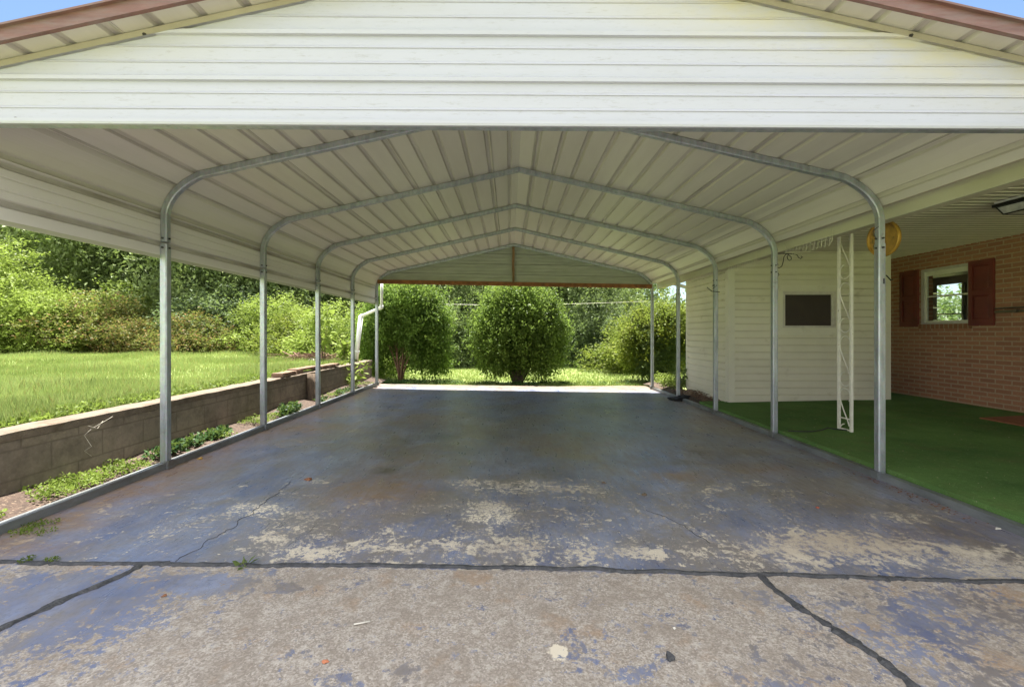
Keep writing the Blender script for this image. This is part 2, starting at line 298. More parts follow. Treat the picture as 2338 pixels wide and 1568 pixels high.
# ------------------------------------------------------------------ ground
def sstep(x, a, b): t_ = np.clip((x-a)/(b-a), 0, 1); return t_*t_*(3-2*t_)
WX0, WX1, WEND = -3.36, -3.56, 10.9          # retaining wall faces and its far end
LAWN_Z = .50
def ground_z(X, Y):
    near = sstep(-X, 3.40, 3.55)             # step at the retaining wall
    far = sstep(-X, 3.2, 8.5)
    k = sstep(Y, WEND-.4, WEND+1.2)
    hgt = near*(1-k)+far*k
    base = -.10 - .012*np.clip(Y-10, 0, 12) + .05*np.sin(X*.6+Y*.3)*np.clip((Y-11)/6, 0, 1)
    top = LAWN_Z + .03*np.sin(X*.9)*np.sin(Y*.7) - .012*np.clip(-X-5, 0, 30)*0 + .0*Y
    return base*(1-hgt)+top*hgt
xs = np.unique(np.concatenate([np.array([-400,-200,-100,-60,-45]), np.arange(-35,-4,.6), np.array([-3.9,-3.7,-3.56,-3.5,-3.45,-3.40,-3.3]), np.arange(-3,14,.7), np.array([18,25,40,80,160,400])]))
ys = np.unique(np.concatenate([np.array([-300,-100,-40,-20,-10]), np.arange(-6,26,.45), np.array([30,36,45,60,90,150,300,600])]))
XX, YY = np.meshgrid(xs, ys); ZZ = ground_z(XX, YY)
V = np.stack([XX.ravel(), YY.ravel(), ZZ.ravel()], 1); nx, ny = len(xs), len(ys)
ii, jj = np.meshgrid(np.arange(nx-1), np.arange(ny-1)); q = (jj*nx+ii).ravel()
g = link('lawn', np_mesh('lawn', V, np.stack([q, q+1, q+1+nx, q+nx], 1), 4, smooth=True), M['lawn']); props(g, kind='structure')

# slab with painted, worn surface
SX0, SX1, SY0, SY1 = -3.02, 3.26, .9, 10.15
BL = {'fleck': [], 'wear': [], 'stain': [], 'dark': [], 'pale': []}
def blob(kind, px, py, rx, ry, amp):
    X, Y = floor_at(px, py); _, Ya = floor_at(px, py-ry); _, Yb = floor_at(px, py+ry)
    BL[kind].append((X, Y, rx/F*Y, max(.01, (Ya-Yb)/2), amp))
for a_ in [(790,1254,190,30,.50),(1200,1252,230,32,.54),(1480,1265,120,20,.38),(1760,1262,160,42,.50),(2080,1265,220,46,.48),(2300,1290,130,40,.5),(1900,1225,120,26,.35),
           (1120,1168,62,32,.72),(590,1160,64,17,.6),(575,1110,42,7,.5),(716,1099,30,7,.6),(1062,1102,60,12,.36),(1180,1110,90,18,.4),(1310,1115,90,22,.34),(1270,1172,60,16,.38),
           (1650,1112,60,9,.4),(2060,1182,85,15,.55),(1735,1102,42,8,.42),(1600,1165,50,14,.3),(640,1215,70,24,.42),(660,1010,50,10,.35),(1560,1030,60,10,.2),(200,1160,160,30,.3),(60,1245,110,22,.34),
           (360,1225,60,14,.22),(1450,1190,90,20,.25),(1000,1290,600,9,.2)]: blob('wear', *a_)
for a_ in [(715,980,80,14,.95),(790,940,60,12,.7),(760,905,70,10,.5),(330,1110,140,30,.55),(480,1060,80,18,.5),(100,1195,150,20,.6),(1545,1087,62,10,.9),(1740,1070,80,14,.8),(1000,960,120,25,.6),(1250,1010,90,20,.5),(1650,960,70,14,.6),(860,1120,120,30,.6),(900,1085,110,70,.45),(100,1250,90,16,.55),
           (1400,1010,60,12,.4),(1130,880,300,5,.5),(2100,1200,220,40,.3),(1900,1240,200,30,.35),(1560,925,40,12,.4),(1900,1140,60,20,.3)]: blob('stain', *a_)
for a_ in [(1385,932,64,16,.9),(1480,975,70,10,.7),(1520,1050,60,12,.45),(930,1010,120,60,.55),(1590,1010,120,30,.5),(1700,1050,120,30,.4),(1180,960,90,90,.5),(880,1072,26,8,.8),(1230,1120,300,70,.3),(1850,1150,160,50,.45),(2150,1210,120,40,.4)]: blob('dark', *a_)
for a_ in [(1120,1168,60,30,.9),(590,1160,60,16,.8),(2060,1182,80,14,.9),(1180,1110,90,18,.8),(716,1099,30,7,.9),(2150,1290,120,30,.35),(1300,1235,160,30,.45),(1740,1235,80,20,.4),(1275,1488,22,16,1.3),(1070,1030,42,75,.7),(1480,960,95,32,.6),(1560,1012,110,16,.5),(1300,930,60,25,.4),(640,1190,160,50,.35)]: blob('pale', *a_)
for a_ in [(1200,1150,330,50,1.0),(650,1150,260,60,.75),(1700,1130,300,60,.8),(2050,1200,220,60,.9),(300,1200,260,60,.5),(1100,1230,700,50,.9),(1300,1060,200,30,.4),(700,1040,90,14,.6),(900,1180,120,40,.6)]: blob('fleck', *a_)
step = .028
gx = np.arange(SX0, SX1+.001, step); gy = np.concatenate([np.arange(SY0, 5, step), np.arange(5, SY1, step*1.8), [SY1]])
GX, GY = np.meshgrid(gx, gy); fx, fy = GX.ravel(), GY.ravel()
def field(kind):
    o = np.zeros_like(fx)
    for X, Y, rx, ry, a_ in BL[kind]: o += a_*np.exp(-(((fx-X)/rx)**2+((fy-Y)/ry)**2)**1.3*.8)
    return o
crackY = 2.262 - .006*fx
outside = sstep(-(fy-crackY), -.01, .02)
wearA = field('wear') + .03
OUT = [(-2.0,2.0,.5,.22,-.75),(-1.35,2.12,.35,.1,-.5),(-1.75,1.72,.3,.25,-.4),(-1.02,2.07,.08,.045,-.6),(-1.3,2.08,.04,.03,-.5),(1.15,2.06,.14,.06,-.5),(.35,2.0,.05,.04,-.45),(.6,1.85,.16,.05,-.3),(.25,1.7,.05,.1,-.35),
       (1.0,1.62,.16,.08,-.4),(1.75,1.85,.5,.25,-.42),(2.2,2.05,.4,.2,-.3),(-.38,1.58,.06,.05,-.5),(-.2,1.66,.05,.05,-.4),(.9,1.5,.15,.06,-.4),(.45,1.58,.08,.05,-.4),(1.5,1.55,.3,.1,-.3)]
wo = np.full_like(fx, .86)
for X, Y, rx, ry, a_ in OUT: wo += a_*np.exp(-(((fx-X)/rx)**2+((fy-Y)/ry)**2))
wearA = wearA*(1-outside)+wo*outside
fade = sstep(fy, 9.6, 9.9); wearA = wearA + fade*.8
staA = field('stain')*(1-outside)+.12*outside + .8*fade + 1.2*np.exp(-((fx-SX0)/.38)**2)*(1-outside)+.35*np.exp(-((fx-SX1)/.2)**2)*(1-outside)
V = np.stack([fx, fy, -.015*fx], 1); nx, ny = len(gx), len(gy); ii, jj = np.meshgrid(np.arange(nx-1), np.arange(ny-1)); q = (jj*nx+ii).ravel()
me = np_mesh('carport_slab', V, np.stack([q, q+1, q+1+nx, q+nx], 1), 4, {'wear': np.clip(wearA, 0, 1), 'stain': np.clip(staA, 0, 1), 'dark': np.clip(field('dark')*(1-outside)+1.3*fade, 0, 1), 'pale': np.clip(field('pale'), 0, 1), 'fleck': np.clip(field('fleck'), 0, 1)*(1-outside)})  # dark over fade also tones down the sunlit far strip by colour
g = link('carport_slab', me, M['slab']); props(g, kind='structure')
b = MB().box(SX0, SX1, 2.0, SY1-.002, -.3, -.056).build('slab_footing', M['soil']); props(b, kind='structure')
b = MB().add([(-14,.9,-.052),(14,.9,-.052),(14,-40,-.4),(-14,-40,-.4)], [(0,3,2,1)]).build('driveway', simple('driveway_concrete', (.20, .195, .19), .9, var=.2, bump=.3)); props(b, kind='structure')  # unseen ground, enlarged and kept neutral for bounce light on the gable
# concrete apron and dirt beyond the carport
def patch(name, pts, z, mat, nsub=1):
    m = MB(); m.add([(x, y, z) for x, y in pts], [tuple(range(len(pts)))]); o = m.build(name, mat); props(o, kind='structure'); return o
edge = [(-3.1,10.0)]+[(x, 10.55+.18*mnoise.noise(Vector((x*1.3,0,0)))) for x in np.arange(-3.1,3.7,.25)]+[(3.6,10.0)]
patch('dirt_apron', edge[::-1], -.05, simple('sandy_dirt', (.19, .14, .105), .95, var=.35, scale=9, dirt=(.11, .07, .05), dscale=12, bump=.6))
m = MB(); n = 60
for i in range(n+1):
    y = .5+(WEND-.5)*i/n; zb = .075+.02*math.sin(y*3)
    m.v += [(-3.40, y, zb+.05), (-3.18, y, zb+.01*math.sin(y*9)), (-2.985, y, zb-.03)]
m.f = [(i*3+k, i*3+k+1, (i+1)*3+k+1, (i+1)*3+k) for i in range(n) for k in (0, 1)]; m.sm = [True]*len(m.f)
o = m.build('soil_strip', M['soil']); props(o, kind='structure')

# tar joints (filled cracks)
def ribbon(name, pts, wd, mat, zoff=.004, seed=1, hgt=.006, jit=0):
    P = [Vector(p) for p in pts]; Q = []
    for a, b in zip(P[:-1], P[1:]):
        k = max(2, int((b-a).length/.02)); Q += [a.lerp(b, i/k) for i in range(k)]
    Q.append(P[-1]); m = MB()
    for i, p in enumerate(Q):
        d = (Q[min(i+1,len(Q)-1)]-Q[max(i-1,0)]).normalized(); nrm = Vector((-d.y, d.x))
        j = mnoise.noise(Vector((i*.11, seed, 0)))*wd*.6+jit*mnoise.noise(Vector((i*.23, seed, 2)))+jit*.5*mnoise.noise(Vector((i*.9, seed, 5))); ww = wd*(.5+.35*mnoise.noise(Vector((i*.17, seed+5, 0)))+.40*mnoise.noise(Vector((i*.75, seed+9, 0)))+.25*mnoise.noise(Vector((i*2.3, seed+3, 0))))
        for s_, h_ in ((-1, 0), (-.45, 1), (.4, .9), (1, 0)):
            q_ = p+nrm*(s_*ww+j); m.v.append((q_.x, q_.y, zs(q_.x)+.001+ (zoff+hgt*h_*(.7+.5*mnoise.noise(Vector((i*.5, s_*3, seed))) ) if h_ else 0)))
    m.f = [(i*4+k, i*4+k+1, (i+1)*4+k+1, (i+1)*4+k) for i in range(len(Q)-1) for k in range(3)]; m.sm = [False]*len(m.f)
    o = m.build(name, mat); fix_normals(o); props(o, kind='structure'); return o
def fpts(l): return [floor_at(x, y) for x, y in l]
ribbon('tar_joint', fpts([(-200,1281),(0,1284),(150,1286),(330,1287),(600,1290),(900,1291),(1060,1294),(1240,1296),(1500,1305),(1650,1310),(1740,1311),(1850,1313),(2000,1320),(2200,1326),(2500,1330)]), .036, M['tar'], seed=1)
ribbon('tar_joint', fpts([(318,1292),(300,1303),(240,1330),(120,1382),(0,1436),(-150,1500)]), .040, M['tar'], seed=3)
ribbon('tar_joint', fpts([(1738,1314),(1770,1345),(1830,1390),(1900,1432),(1960,1475),(2020,1512),(2070,1550),(2130,1610)]), .042, M['tar'], seed=6)
ribbon('hairline_crack', fpts([(400,1282),(445,1255),(480,1232),(510,1218),(560,1180),(640,1120),(665,1100)]), .0035, M['tar'], .001, 11, .0008, .035)
ribbon('hairline_crack', fpts([(1475,1165),(1520,1180),(1560,1200),(1620,1240)]), .004, M['tar'], .001, 14, .0008, .03)
#ribbon('hairline_crack', fpts([(1365,1075),(1420,1105),(1475,1140),(1560,1215),(1620,1275)]), .006, M['tar'], .001, 17, .0008)

# porch floor with carpet
def zc_(X): return .045+.02*(min(X, 6.95)-3.2)
m = MB()
for (x0, x1, y0, y1) in ((3.212, 3.63, -2, 7.55), (3.63, 6.95, -2, 7.5), (6.27, 6.95, 7.5, 9.6)):
    m.add([(x0,y0,zc_(x0)),(x1,y0,zc_(x1)),(x1,y1,zc_(x1)),(x0,y1,zc_(x0)),(x0,y0,-.12),(x1,y0,-.12),(x1,y1,-.12),(x0,y1,-.12)], [(0,1,2,3),(0,3,7,4),(3,2,6,7)])
o = m.build('porch_floor', M['carpet']); props(o, kind='structure')
m = MB(); n = 16
for i in range(n+1):
    y = 7.45+3.3*i/n
    for X in (3.215, 3.4, 3.62): m.v.append((X, y, .01+.03*mnoise.noise(Vector((X*3, y*2, 0)))+(.03 if X > 3.3 else -.02)))
m.f = [(i*3+k, i*3+k+1, (i+1)*3+k+1, (i+1)*3+k) for i in range(n) for k in (0, 1)]; m.sm = [True]*len(m.f)
o = m.build('planting_bed', M['soil']); props(o, kind='structure')

# ------------------------------------------------------------------ CARPORT
CX, HW = .114, 3.058
FY = [2.30+1.524*i for i in range(6)]; FY = [2.30, 3.825, 5.349, 6.873, 8.397, 9.92]
SL = .222; ZA = 3.150                    # roof pitch and tube-centre height at the ridge
KX, KZ0 = .31, 2.20                      # knee: starts KX inside the post, ends at KZ0
def shear(x): return -.005*(x-CX)
def roof_line(x): return ZA - SL*abs(x-CX)
def bow_path(off=0.0, zlo=1.96):
    """tube-centre path left to right, off = offset outwards"""
    half = []
    zk = ZA - SL*(HW-KX); p0 = Vector((HW, KZ0)); p2 = Vector((HW-KX, zk)); p1 = Vector((HW, zk-.02+.0)); p1 = Vector((HW-.03, ZA-SL*HW-.06))
    half.append((HW, zlo))
    for i in range(9):
        t_ = i/8; p = p0*(1-t_)**2+p1*2*t_*(1-t_)+p2*t_*t_; half.append((p.x, p.y))
    pts = [(-x, z) for x, z in half]+[(0, ZA)]+half[::-1]
    out = []
    for i, (x, z) in enumerate(pts):
        a = Vector(pts[max(i-1,0)]); b = Vector(pts[min(i+1,len(pts)-1)]); d = (b-a).normalized(); nn = Vector((-d.y, d.x))
        x2, z2 = x+nn.x*off, z+nn.y*off; out.append((x2+CX, z2-.005*x2))
    return out
carport = thing('carport', 'open metal double carport with white ribbed sheeting and six galvanised arches over the blue slab', 'carport', (CX, 2.3, 0))
TS = .055
for i, Y in enumerate(FY):
    mt = M['tan'] if i == 0 else M['galv']
    fr = MB().sweep_xz(bow_path(), Y, TS); fr = fix_normals(fr.build('bow_frame', mt, carport, 'tan painted front arch along the gable' if i == 0 else None))
    for s_ in (-1, 1):
        X = CX+s_*HW; zf = (.101 if s_ < 0 else .010) + (0 if s_ < 0 else 0)
        lg = MB().sweep_xz([(X, zf), (X, 1.96)], Y, .061, .008)
        lg = fix_normals(lg.build('leg', M['galv'], fr))
        for dz in (-.035, .045):
            MB().lathe([(.0001,.012),(.008,.012),(.008,0)], (X-s_*0-.0, Y-.0305, 1.96+dz), (0,-1,0), 10, False).build('bolt', M['bolt'], fr)
            MB().lathe([(.0001,.010),(.008,.010),(.008,0)], (X-s_*.0305, Y, 1.96+dz), (-s_,0,0), 10, False).build('bolt', M['bolt'], fr)
        fx_ = MB().box(X-s_*.03-.02, X-s_*.03+.02, Y-.035, Y+.035, zf-.055, zf+.012).build('foot_bracket', M['galv_dark'], fr)
for s_ in (-1, 1):
    X = CX+s_*HW; zt = .101 if s_ < 0 else .010
    r = MB()
    ys_ = [2.2]+FY[1:]+[10.0]
    for a, b in zip(ys_[:-1], ys_[1:]):
        jx = random.uniform(-.003, .003); r.box(X-.030+jx, X+.030+jx, a+.001, b-.001, zt-.060, zt+random.uniform(-.003, 0))
    r.build('base_rail', M['galv_dark'], carport)

# ribbed sheeting: profile along an outline, extruded along Y
def rib_profile(path, period=.2286, start=.06, hgt=.018, wid=.056, minor=.002, k1=.45):
    """path of 2D points -> list of (x, z, ribflag) following it with ribs outwards (left normal)"""
    P = [Vector(p) for p in path]; cum = [0]
    for a, b in zip(P[:-1], P[1:]): cum.append(cum[-1]+(b-a).length)
    L = cum[-1]
    def ev(s):
        s = min(max(s, 0), L-1e-6); k = max(i for i in range(len(cum)-1) if cum[i] <= s); t_ = (s-cum[k])/(cum[k+1]-cum[k])
        d = (P[k+1]-P[k]).normalized(); return P[k].lerp(P[k+1], t_), Vector((-d.y, d.x))
    keys = [(c, 0, 0) for c in cum]; s = start; cnt = 0
    while s < L-.02:
        seam = cnt % 4 == 1
        keys += [(s-wid/2, 0, .12), (s-wid*.28, hgt, k1), (s+wid*.28, hgt, k1), (s+wid/2, 0, .12)]
        if seam: keys += [(s+wid/2+.004, 0, 1), (s+wid/2+.0045, -.004, 1), (s+wid/2+.018, -.004, .6), (s+wid/2+.0185, 0, .0)]
        for k in ((1, 2) if minor else ()):
            c = s+period*k/3
            if c < L-.02: keys += [(c-.008, 0, .0), (c-.003, minor, .1), (c+.003, minor, .1), (c+.008, 0, .0)]
        s += period; cnt += 1
    keys = sorted([k for k in keys if 0 <= k[0] <= L]); keys = [k for i, k in enumerate(keys) if i == 0 or k[0]-keys[i-1][0] > 2e-4]
    out = []
    for s, h, f in keys: p, nn = ev(s); out.append((p.x+nn.x*h, p.y+nn.y*h, f))
    return out
def extrude_sheet(name, prof, y0, y1, mat, th=.0015, parent=None, ny=12):
    Vv = []; A = []; ys_ = np.linspace(y0, y1, ny+1)
    for y in ys_:
        for x, z, f in prof: Vv.append((x, y, z)); A.append(f)
    n = len(prof); q = [(j*n+i, j*n+i+1, (j+1)*n+i+1, (j+1)*n+i) for j in range(ny) for i in range(n-1)]
    me = np_mesh(name, Vv, q, 4, {'rib': A}); o = link(name, me, mat, parent)
    md = o.modifiers.new('sol', 'SOLIDIFY'); md.thickness = th; md.offset = 0; return o
full = bow_path(off=TS/2+.003)
nh = len(full)//2                          # index of ridge
left_wall = [(full[1][0], 1.855), full[1]]
left_wall = [(CX-HW-TS/2-.004, 1.862), (CX-HW-TS/2-.004, KZ0+.02)]
kneeL = [p for p in full[1:nh+1]]
kneeR = [p for p in full[nh:-1]]
apex = full[nh]
extrude_sheet('side_panel', rib_profile([left_wall[0], left_wall[1]], start=.10, minor=.006, k1=1.0), 2.17, 10.07, M['wall_sheet'], parent=carport)
extrude_sheet('roof_panel', rib_profile([left_wall[1]]+kneeL[1:], start=.02, minor=0), 2.17, 10.07, M['roof'], parent=carport)
rp = rib_profile([(-p[0], p[1]) for p in reversed([*[p for p in kneeR if p[1] > KZ0+.13 or p[0] < 3], (CX+HW+TS/2+.006, KZ0+.09)])], start=.10, minor=0)
extrude_sheet('roof_panel', [(-x, z, f) for x, z, f in rp][::-1], 2.17, 10.07, M['roof'], parent=carport)
rc = MB().add([(CX-.16, 2.15, apex[1]+.028-SL*.16), (CX, 2.15, apex[1]+.030), (CX+.16, 2.15, apex[1]+.028-SL*.16), (CX-.16, 10.1, apex[1]+.028-SL*.16), (CX, 10.1, apex[1]+.030), (CX+.16, 10.1, apex[1]+.028-SL*.16)], [(0,1,4,3),(1,2,5,4)]).build('ridge_cap', M['brown_trim'], carport)
# outer drip trim under the left side wall
MB().box(CX-HW-TS/2-.030, CX-HW-TS/2-.024, 2.16, 10.08, 1.838, 1.90).build('drip_edge', M['fascia'], carport)
# maroon rake trim at the front and back edges
for (yy, lab) in ((2.155, None), (10.09, None)):
    for s_ in (-1, 1):
        idx = full[nh:0:-1] if s_ < 0 else full[nh:-1]
        a = idx[0]; b = [p for p in idx if abs(p[0]-CX) < HW-KX+.02][-1]
        m = MB(); A_ = Vector((a[0], yy, a[1]+.006)); B_ = Vector((b[0], yy, b[1]+.006))
        m.bar(A_, B_, .022, .062); m.bar(A_+Vector((0,-.014,.034)), B_+Vector((0,-.014,.034)), .03, .010)
        m.build('rake_trim', M['brown_trim'], carport)
# front gable panel: horizontal ribs facing the camera
def gable(name, Yp, face, zb, slope_lines, mat, period, first, hgt, algae=False, dirn=-1):
    """rows of ribs clipped by the roof line; zb = bottom height at CX"""
    rows = []                                # (z, protrusion, flag)
    z = zb; rows += [(z, .0, .9), (z, .016, .8), (z+.010, .020, .2), (z+.026, .020, .1), (z+.030, .006, .3)]
    s = zb+first
    zt = ZA+.12
    while s < zt:
        rows += [(s-.020, 0, .15), (s-.017, hgt, .35), (s+.002, hgt+.002, .2), (s+.014, 0, 1.0), (s+.020, 0, .3)]
        for k in (1, 2):
            c = s+period*k/3; rows += [(c-.004, .001, .5), (c-.002, .006, .3), (c+.004, .005, .1), (c+.010, 0, .5)]
        s += period
    for k in (1, 2):
        c = zb+first-period+period*k/3
        if c > zb+.035: rows += [(c-.004, .001, .5), (c-.002, .006, .3), (c+.004, .005, .1), (c+.010, 0, .5)]
    rows = sorted(rows); rows = [r for i, r in enumerate(rows) if i == 0 or r[0]-rows[i-1][0] > 1e-4 or r[1] != rows[i-1][1]]
    NX = 90; Vv = []; A = []; AL = []
    for z, p, f in rows:
        hw = HW
        for i in range(NX+1):
            x = CX-hw+2*hw*i/NX; zz = z+slope_lines*(x-CX)
            zz = min(zz, roof_line(x)-TS*.52-.005*(x-CX)) if abs(x-CX) < HW-KX else min(zz, ZA-SL*(HW-KX)-.012-.30*((abs(x-CX)-(HW-KX))/KX)**1.6)
            Vv.append((x, Yp+dirn*p, zz)); A.append(f)
            e = min(1, max(0, 1-(roof_line(x)-zz)/.34)); AL.append(e*(.35+.65*max(0, min(1, (x-CX)/.8)) if x > CX else e*.35))
    nr = len(Vv)//(NX+1); q = [(j*(NX+1)+i, j*(NX+1)+i+1, (j+1)*(NX+1)+i+1, (j+1)*(NX+1)+i) for j in range(nr-1) for i in range(NX)]
    me = np_mesh(name, Vv, q, 4, {'rib': A, 'algae': AL}); o = link(name, me, mat, carport); return o
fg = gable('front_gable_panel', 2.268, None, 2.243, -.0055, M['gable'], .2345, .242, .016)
hd = MB()
hd.add([(CX-HW, 2.275, 2.250+.0168), (CX+HW, 2.275, 2.250-.0168), (CX+HW, 2.325, 2.250-.0168), (CX-HW, 2.325, 2.250+.0168), (CX-HW, 2.275, 2.305+.0168), (CX+HW, 2.275, 2.305-.0168), (CX+HW, 2.325, 2.305-.0168), (CX-HW, 2.325, 2.305+.0168)], [(3,2,1,0),(4,5,6,7),(0,1,5,4),(1,2,6,5),(2,3,7,6),(3,0,4,7)]).build('header_tube', M['galv'], carport)
for px, py in ((37,271),(256,273),(497,275),(732,279),(940,283),(1190,284),(1435,283),(1697,287),(1949,286),(2110,288)):
    p = at(px, py, 2.262); MB().lathe([(.0001,.006),(.006,.006),(.008,0)], p, (0,-1,0), 8, False).build('screw', M['bolt'], carport)
for (px, py) in ((330,80),(2080,82)):
    p = at(px, py, 2.271); MB().lathe([(.0001,.008),(.006,.008),(.010,0)], p, (0,-1,0), 10, False).build('bolt', M['bolt'], carport)
# rear gable (inner side seen), rusty header and centre stud
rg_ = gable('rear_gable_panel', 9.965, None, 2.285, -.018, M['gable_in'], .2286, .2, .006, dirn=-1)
pL = at(862, 643, 9.9); pR = at(1488, 654, 9.9)
m = MB(); m.bar(pL, pR, .05, .085); m.build('rear_header', M['rust'], carport)
m = MB(); pc = at(1172, 650, 9.9); path = [(pc.x+.004*math.sin(k), 9.9, 2.30+(.80)*k/9) for k in range(10)]
for a, b in zip(path[:-1], path[1:]): m.bar(a, b, .052+random.uniform(-.007,.007), .05, up=(0,1,0))
m.build('centre_stud', M['stud'], carport)

# ------------------------------------------------------------------ HOUSE
house = thing('house', 'brick house with cream siding room, maroon shutters and covered porch beside the carport', 'house', (6.95, 7.4, .1))
CZ, WXW, FXX = 2.545, 6.95, 3.40
wy0, wy1, wz0, wz1 = 6.74, 7.54, 1.345, 2.26
m = MB()
for (a, b, c_, d_) in ((-2, wy0, 0, CZ+.2), (wy1, 11.4, 0, CZ+.2), (wy0, wy1, 0, wz0), (wy0, wy1, wz1, CZ+.2)): m.box(WXW, WXW+.2, a, b, c_, d_)
m.build('brick_wall', M['brick'], house)
m = MB().box(WXW-.022, WXW+.1, wy0-.03, wy1+.03, wz0-.075, wz0-.001); m.build('window_sill', M['soldier'], house)
# window in the brick
win = MB()
for (a, b, c_, d_) in ((wy0, wy1, wz1-.045, wz1), (wy0, wy1, wz0, wz0+.03), (wy0, wy0+.035, wz0+.03, wz1-.045), (wy1-.05, wy1, wz0+.03, wz1-.045)): win.box(WXW+.0, WXW+.08, a, b, c_, d_)
win = win.build('window', M['alu'], house)
sash = MB(); a, b = wy0+.035, wy1-.05; mz = 1.80
for (c_, d_) in ((wz1-.115, wz1-.045), (mz-.012, mz+.012), (wz0+.03, wz0+.055)): sash.box(WXW+.03, WXW+.065, a, b, c_, d_)
for (c_, d_) in ((a, a+.02), (b-.02, b)): sash.box(WXW+.035, WXW+.06, c_, d_, wz0+.055, wz1-.115)
sash.build('sash', M['cream_white'], win)
MB().box(WXW+.045, WXW+.05, a+.02, b-.02, wz0+.055, wz1-.115).build('pane', M['glass'], win)
# the room behind the glass, with a second window on its far side
room = MB(); X0, X1 = WXW+.2, WXW+3.2
room.add([(X0,5.2,0),(X1,5.2,0),(X1,11.3,0),(X0,11.3,0),(X0,5.2,2.5),(X1,5.2,2.5),(X1,11.3,2.5),(X0,11.3,2.5)], [(0,1,2,3),(7,6,5,4),(0,4,5,1),(3,2,6,7)])
for (a, b, c_, d_) in ((5.2, 9.95, 0, 2.5), (10.6, 11.3, 0, 2.5), (9.95, 10.6, 0, 1.1), (9.95, 10.6, 2.32, 2.5)): room.add([(X1,a,c_),(X1,b,c_),(X1,b,d_),(X1,a,d_)], [(0,1,2,3)])
room.build('room', M['roomwall'], house)
shf = MB()
for z in (2.12, 1.78, 1.48): shf.box(X1-.3, X1-.05, 10.45, 10.9, z, z+.02)
shf.box(X1-.04, X1, 9.95, 10.6, 1.62, 1.65); shf.box(X1-.04, X1, 9.95, 9.99, 1.1, 2.32); shf.box(X1-.9, X1-.3, 9.2, 11.2, .9, 1.3); shf.build('shelf', M['cream_white'], house)
# shutters with two raised panels
for (a, b, lab) in ((6.386, 6.735, 'maroon shutter nearer the camera'), (7.57, 7.92, 'maroon shutter beside the siding room')):
    z0, z1 = 1.31, 2.27; s = MB(); t0, t1 = WXW-.035, WXW-.002
    st = .055
    s.box(t0, t1, a, a+st, z0, z1); s.box(t0, t1, b-st, b, z0, z1)
    for (c_, d_) in ((z0, z0+.09), (1.76, 1.83), (z1-.07, z1)): s.box(t0+.001, t1, a+st, b-st, c_, d_)
    s = s.build('shutter', M['shutter'], house, lab)
    for (c_, d_) in ((z0+.09, 1.76), (1.83, z1-.07)):
        p = MB(); e = .03; xa, xb = t0+.018, t0+.008
        p.add([(xa,a+st,c_),(xa,b-st,c_),(xa,b-st,d_),(xa,a+st,d_),(xb,a+st+e,c_+e),(xb,b-st-e,c_+e),(xb,b-st-e,d_-e),(xb,a+st+e,d_-e)], [(0,1,5,4),(1,2,6,5),(2,3,7,6),(3,0,4,7),(4,5,6,7)]); p.build('raised_panel', M['shutter'], s)
# conduit
m = MB(); m.tube([(WXW-.02, 6.38, 1.545), (WXW-.02, 4.0, 1.56)], .010); m.build('conduit', M['bolt'], house)
m = MB(); m.tube([(WXW-.03, 6.36, 1.50), (WXW-.03, 4.0, 1.50)], .018)
for y in (6.1, 5.2): m.lathe([(.026,-.02),(.026,.02)], (WXW-.03, y, 1.5), (0,1,0), 12)
m.build('pipe', simple('old_grey_pipe', (.22, .18, .14), .6, .3), house)
# porch ceiling with beads running across
m = MB(); m.box(FXX+.02, WXW, -2, 9.6, CZ, CZ+.04); m.build('porch_ceiling', M['ceiling'], house)
m = MB(); y = -1.8
while y < 9.5:
    m.add([(FXX+.03, y-.011, CZ-.0005), (FXX+.03, y, CZ-.008), (FXX+.03, y+.011, CZ-.0005), (WXW-.002, y-.011, CZ-.0005), (WXW-.002, y, CZ-.008), (WXW-.002, y+.011, CZ-.0005)], [(0,3,4,1),(1,4,5,2)]); y += .108
m.build('ceiling_beads', M['ceil_rib'], house)
MB().box(FXX, FXX+.025, -2, 10.3, 2.222, 2.60).build('fascia_board', M['fascia'], house)
MB().box(CX+HW+.037, FXX-.001, -2, 10.3, 2.345, 2.45).build('gutter', M['ceiling'], house)  # closes the gap to the carport, added against a sun leak
MB().box(3.14, FXX+.01, -2, 10.3, 2.488, 2.493).build('sun_gap_cover', M['galv'], house)  # unseen strip added above the gap to stop the sun leak
MB().box(FXX+.0255, FXX+.14, -2, 10.3, 2.228, 2.244).build('soffit_strip', M['ceiling'], house)
MB().box(FXX+.1, FXX+.14, -2, 10.3, 2.245, CZ).build('porch_beam', M['ceiling'], house)
m = MB(); m.add([(FXX-.03,-2.2,2.60),(FXX-.03,10.5,2.60),(9.2,10.5,4.2),(9.2,-2.2,4.2),(FXX-.03,-2.2,2.63),(FXX-.03,10.5,2.63),(9.2,10.5,4.24),(9.2,-2.2,4.24),(15,10.5,2.6),(15,-2.2,2.6)], [(0,1,2,3),(7,6,5,4),(0,4,5,1),(3,2,8,9),(6,7,9,8)]); m.build('roof', M['roofing'], house)
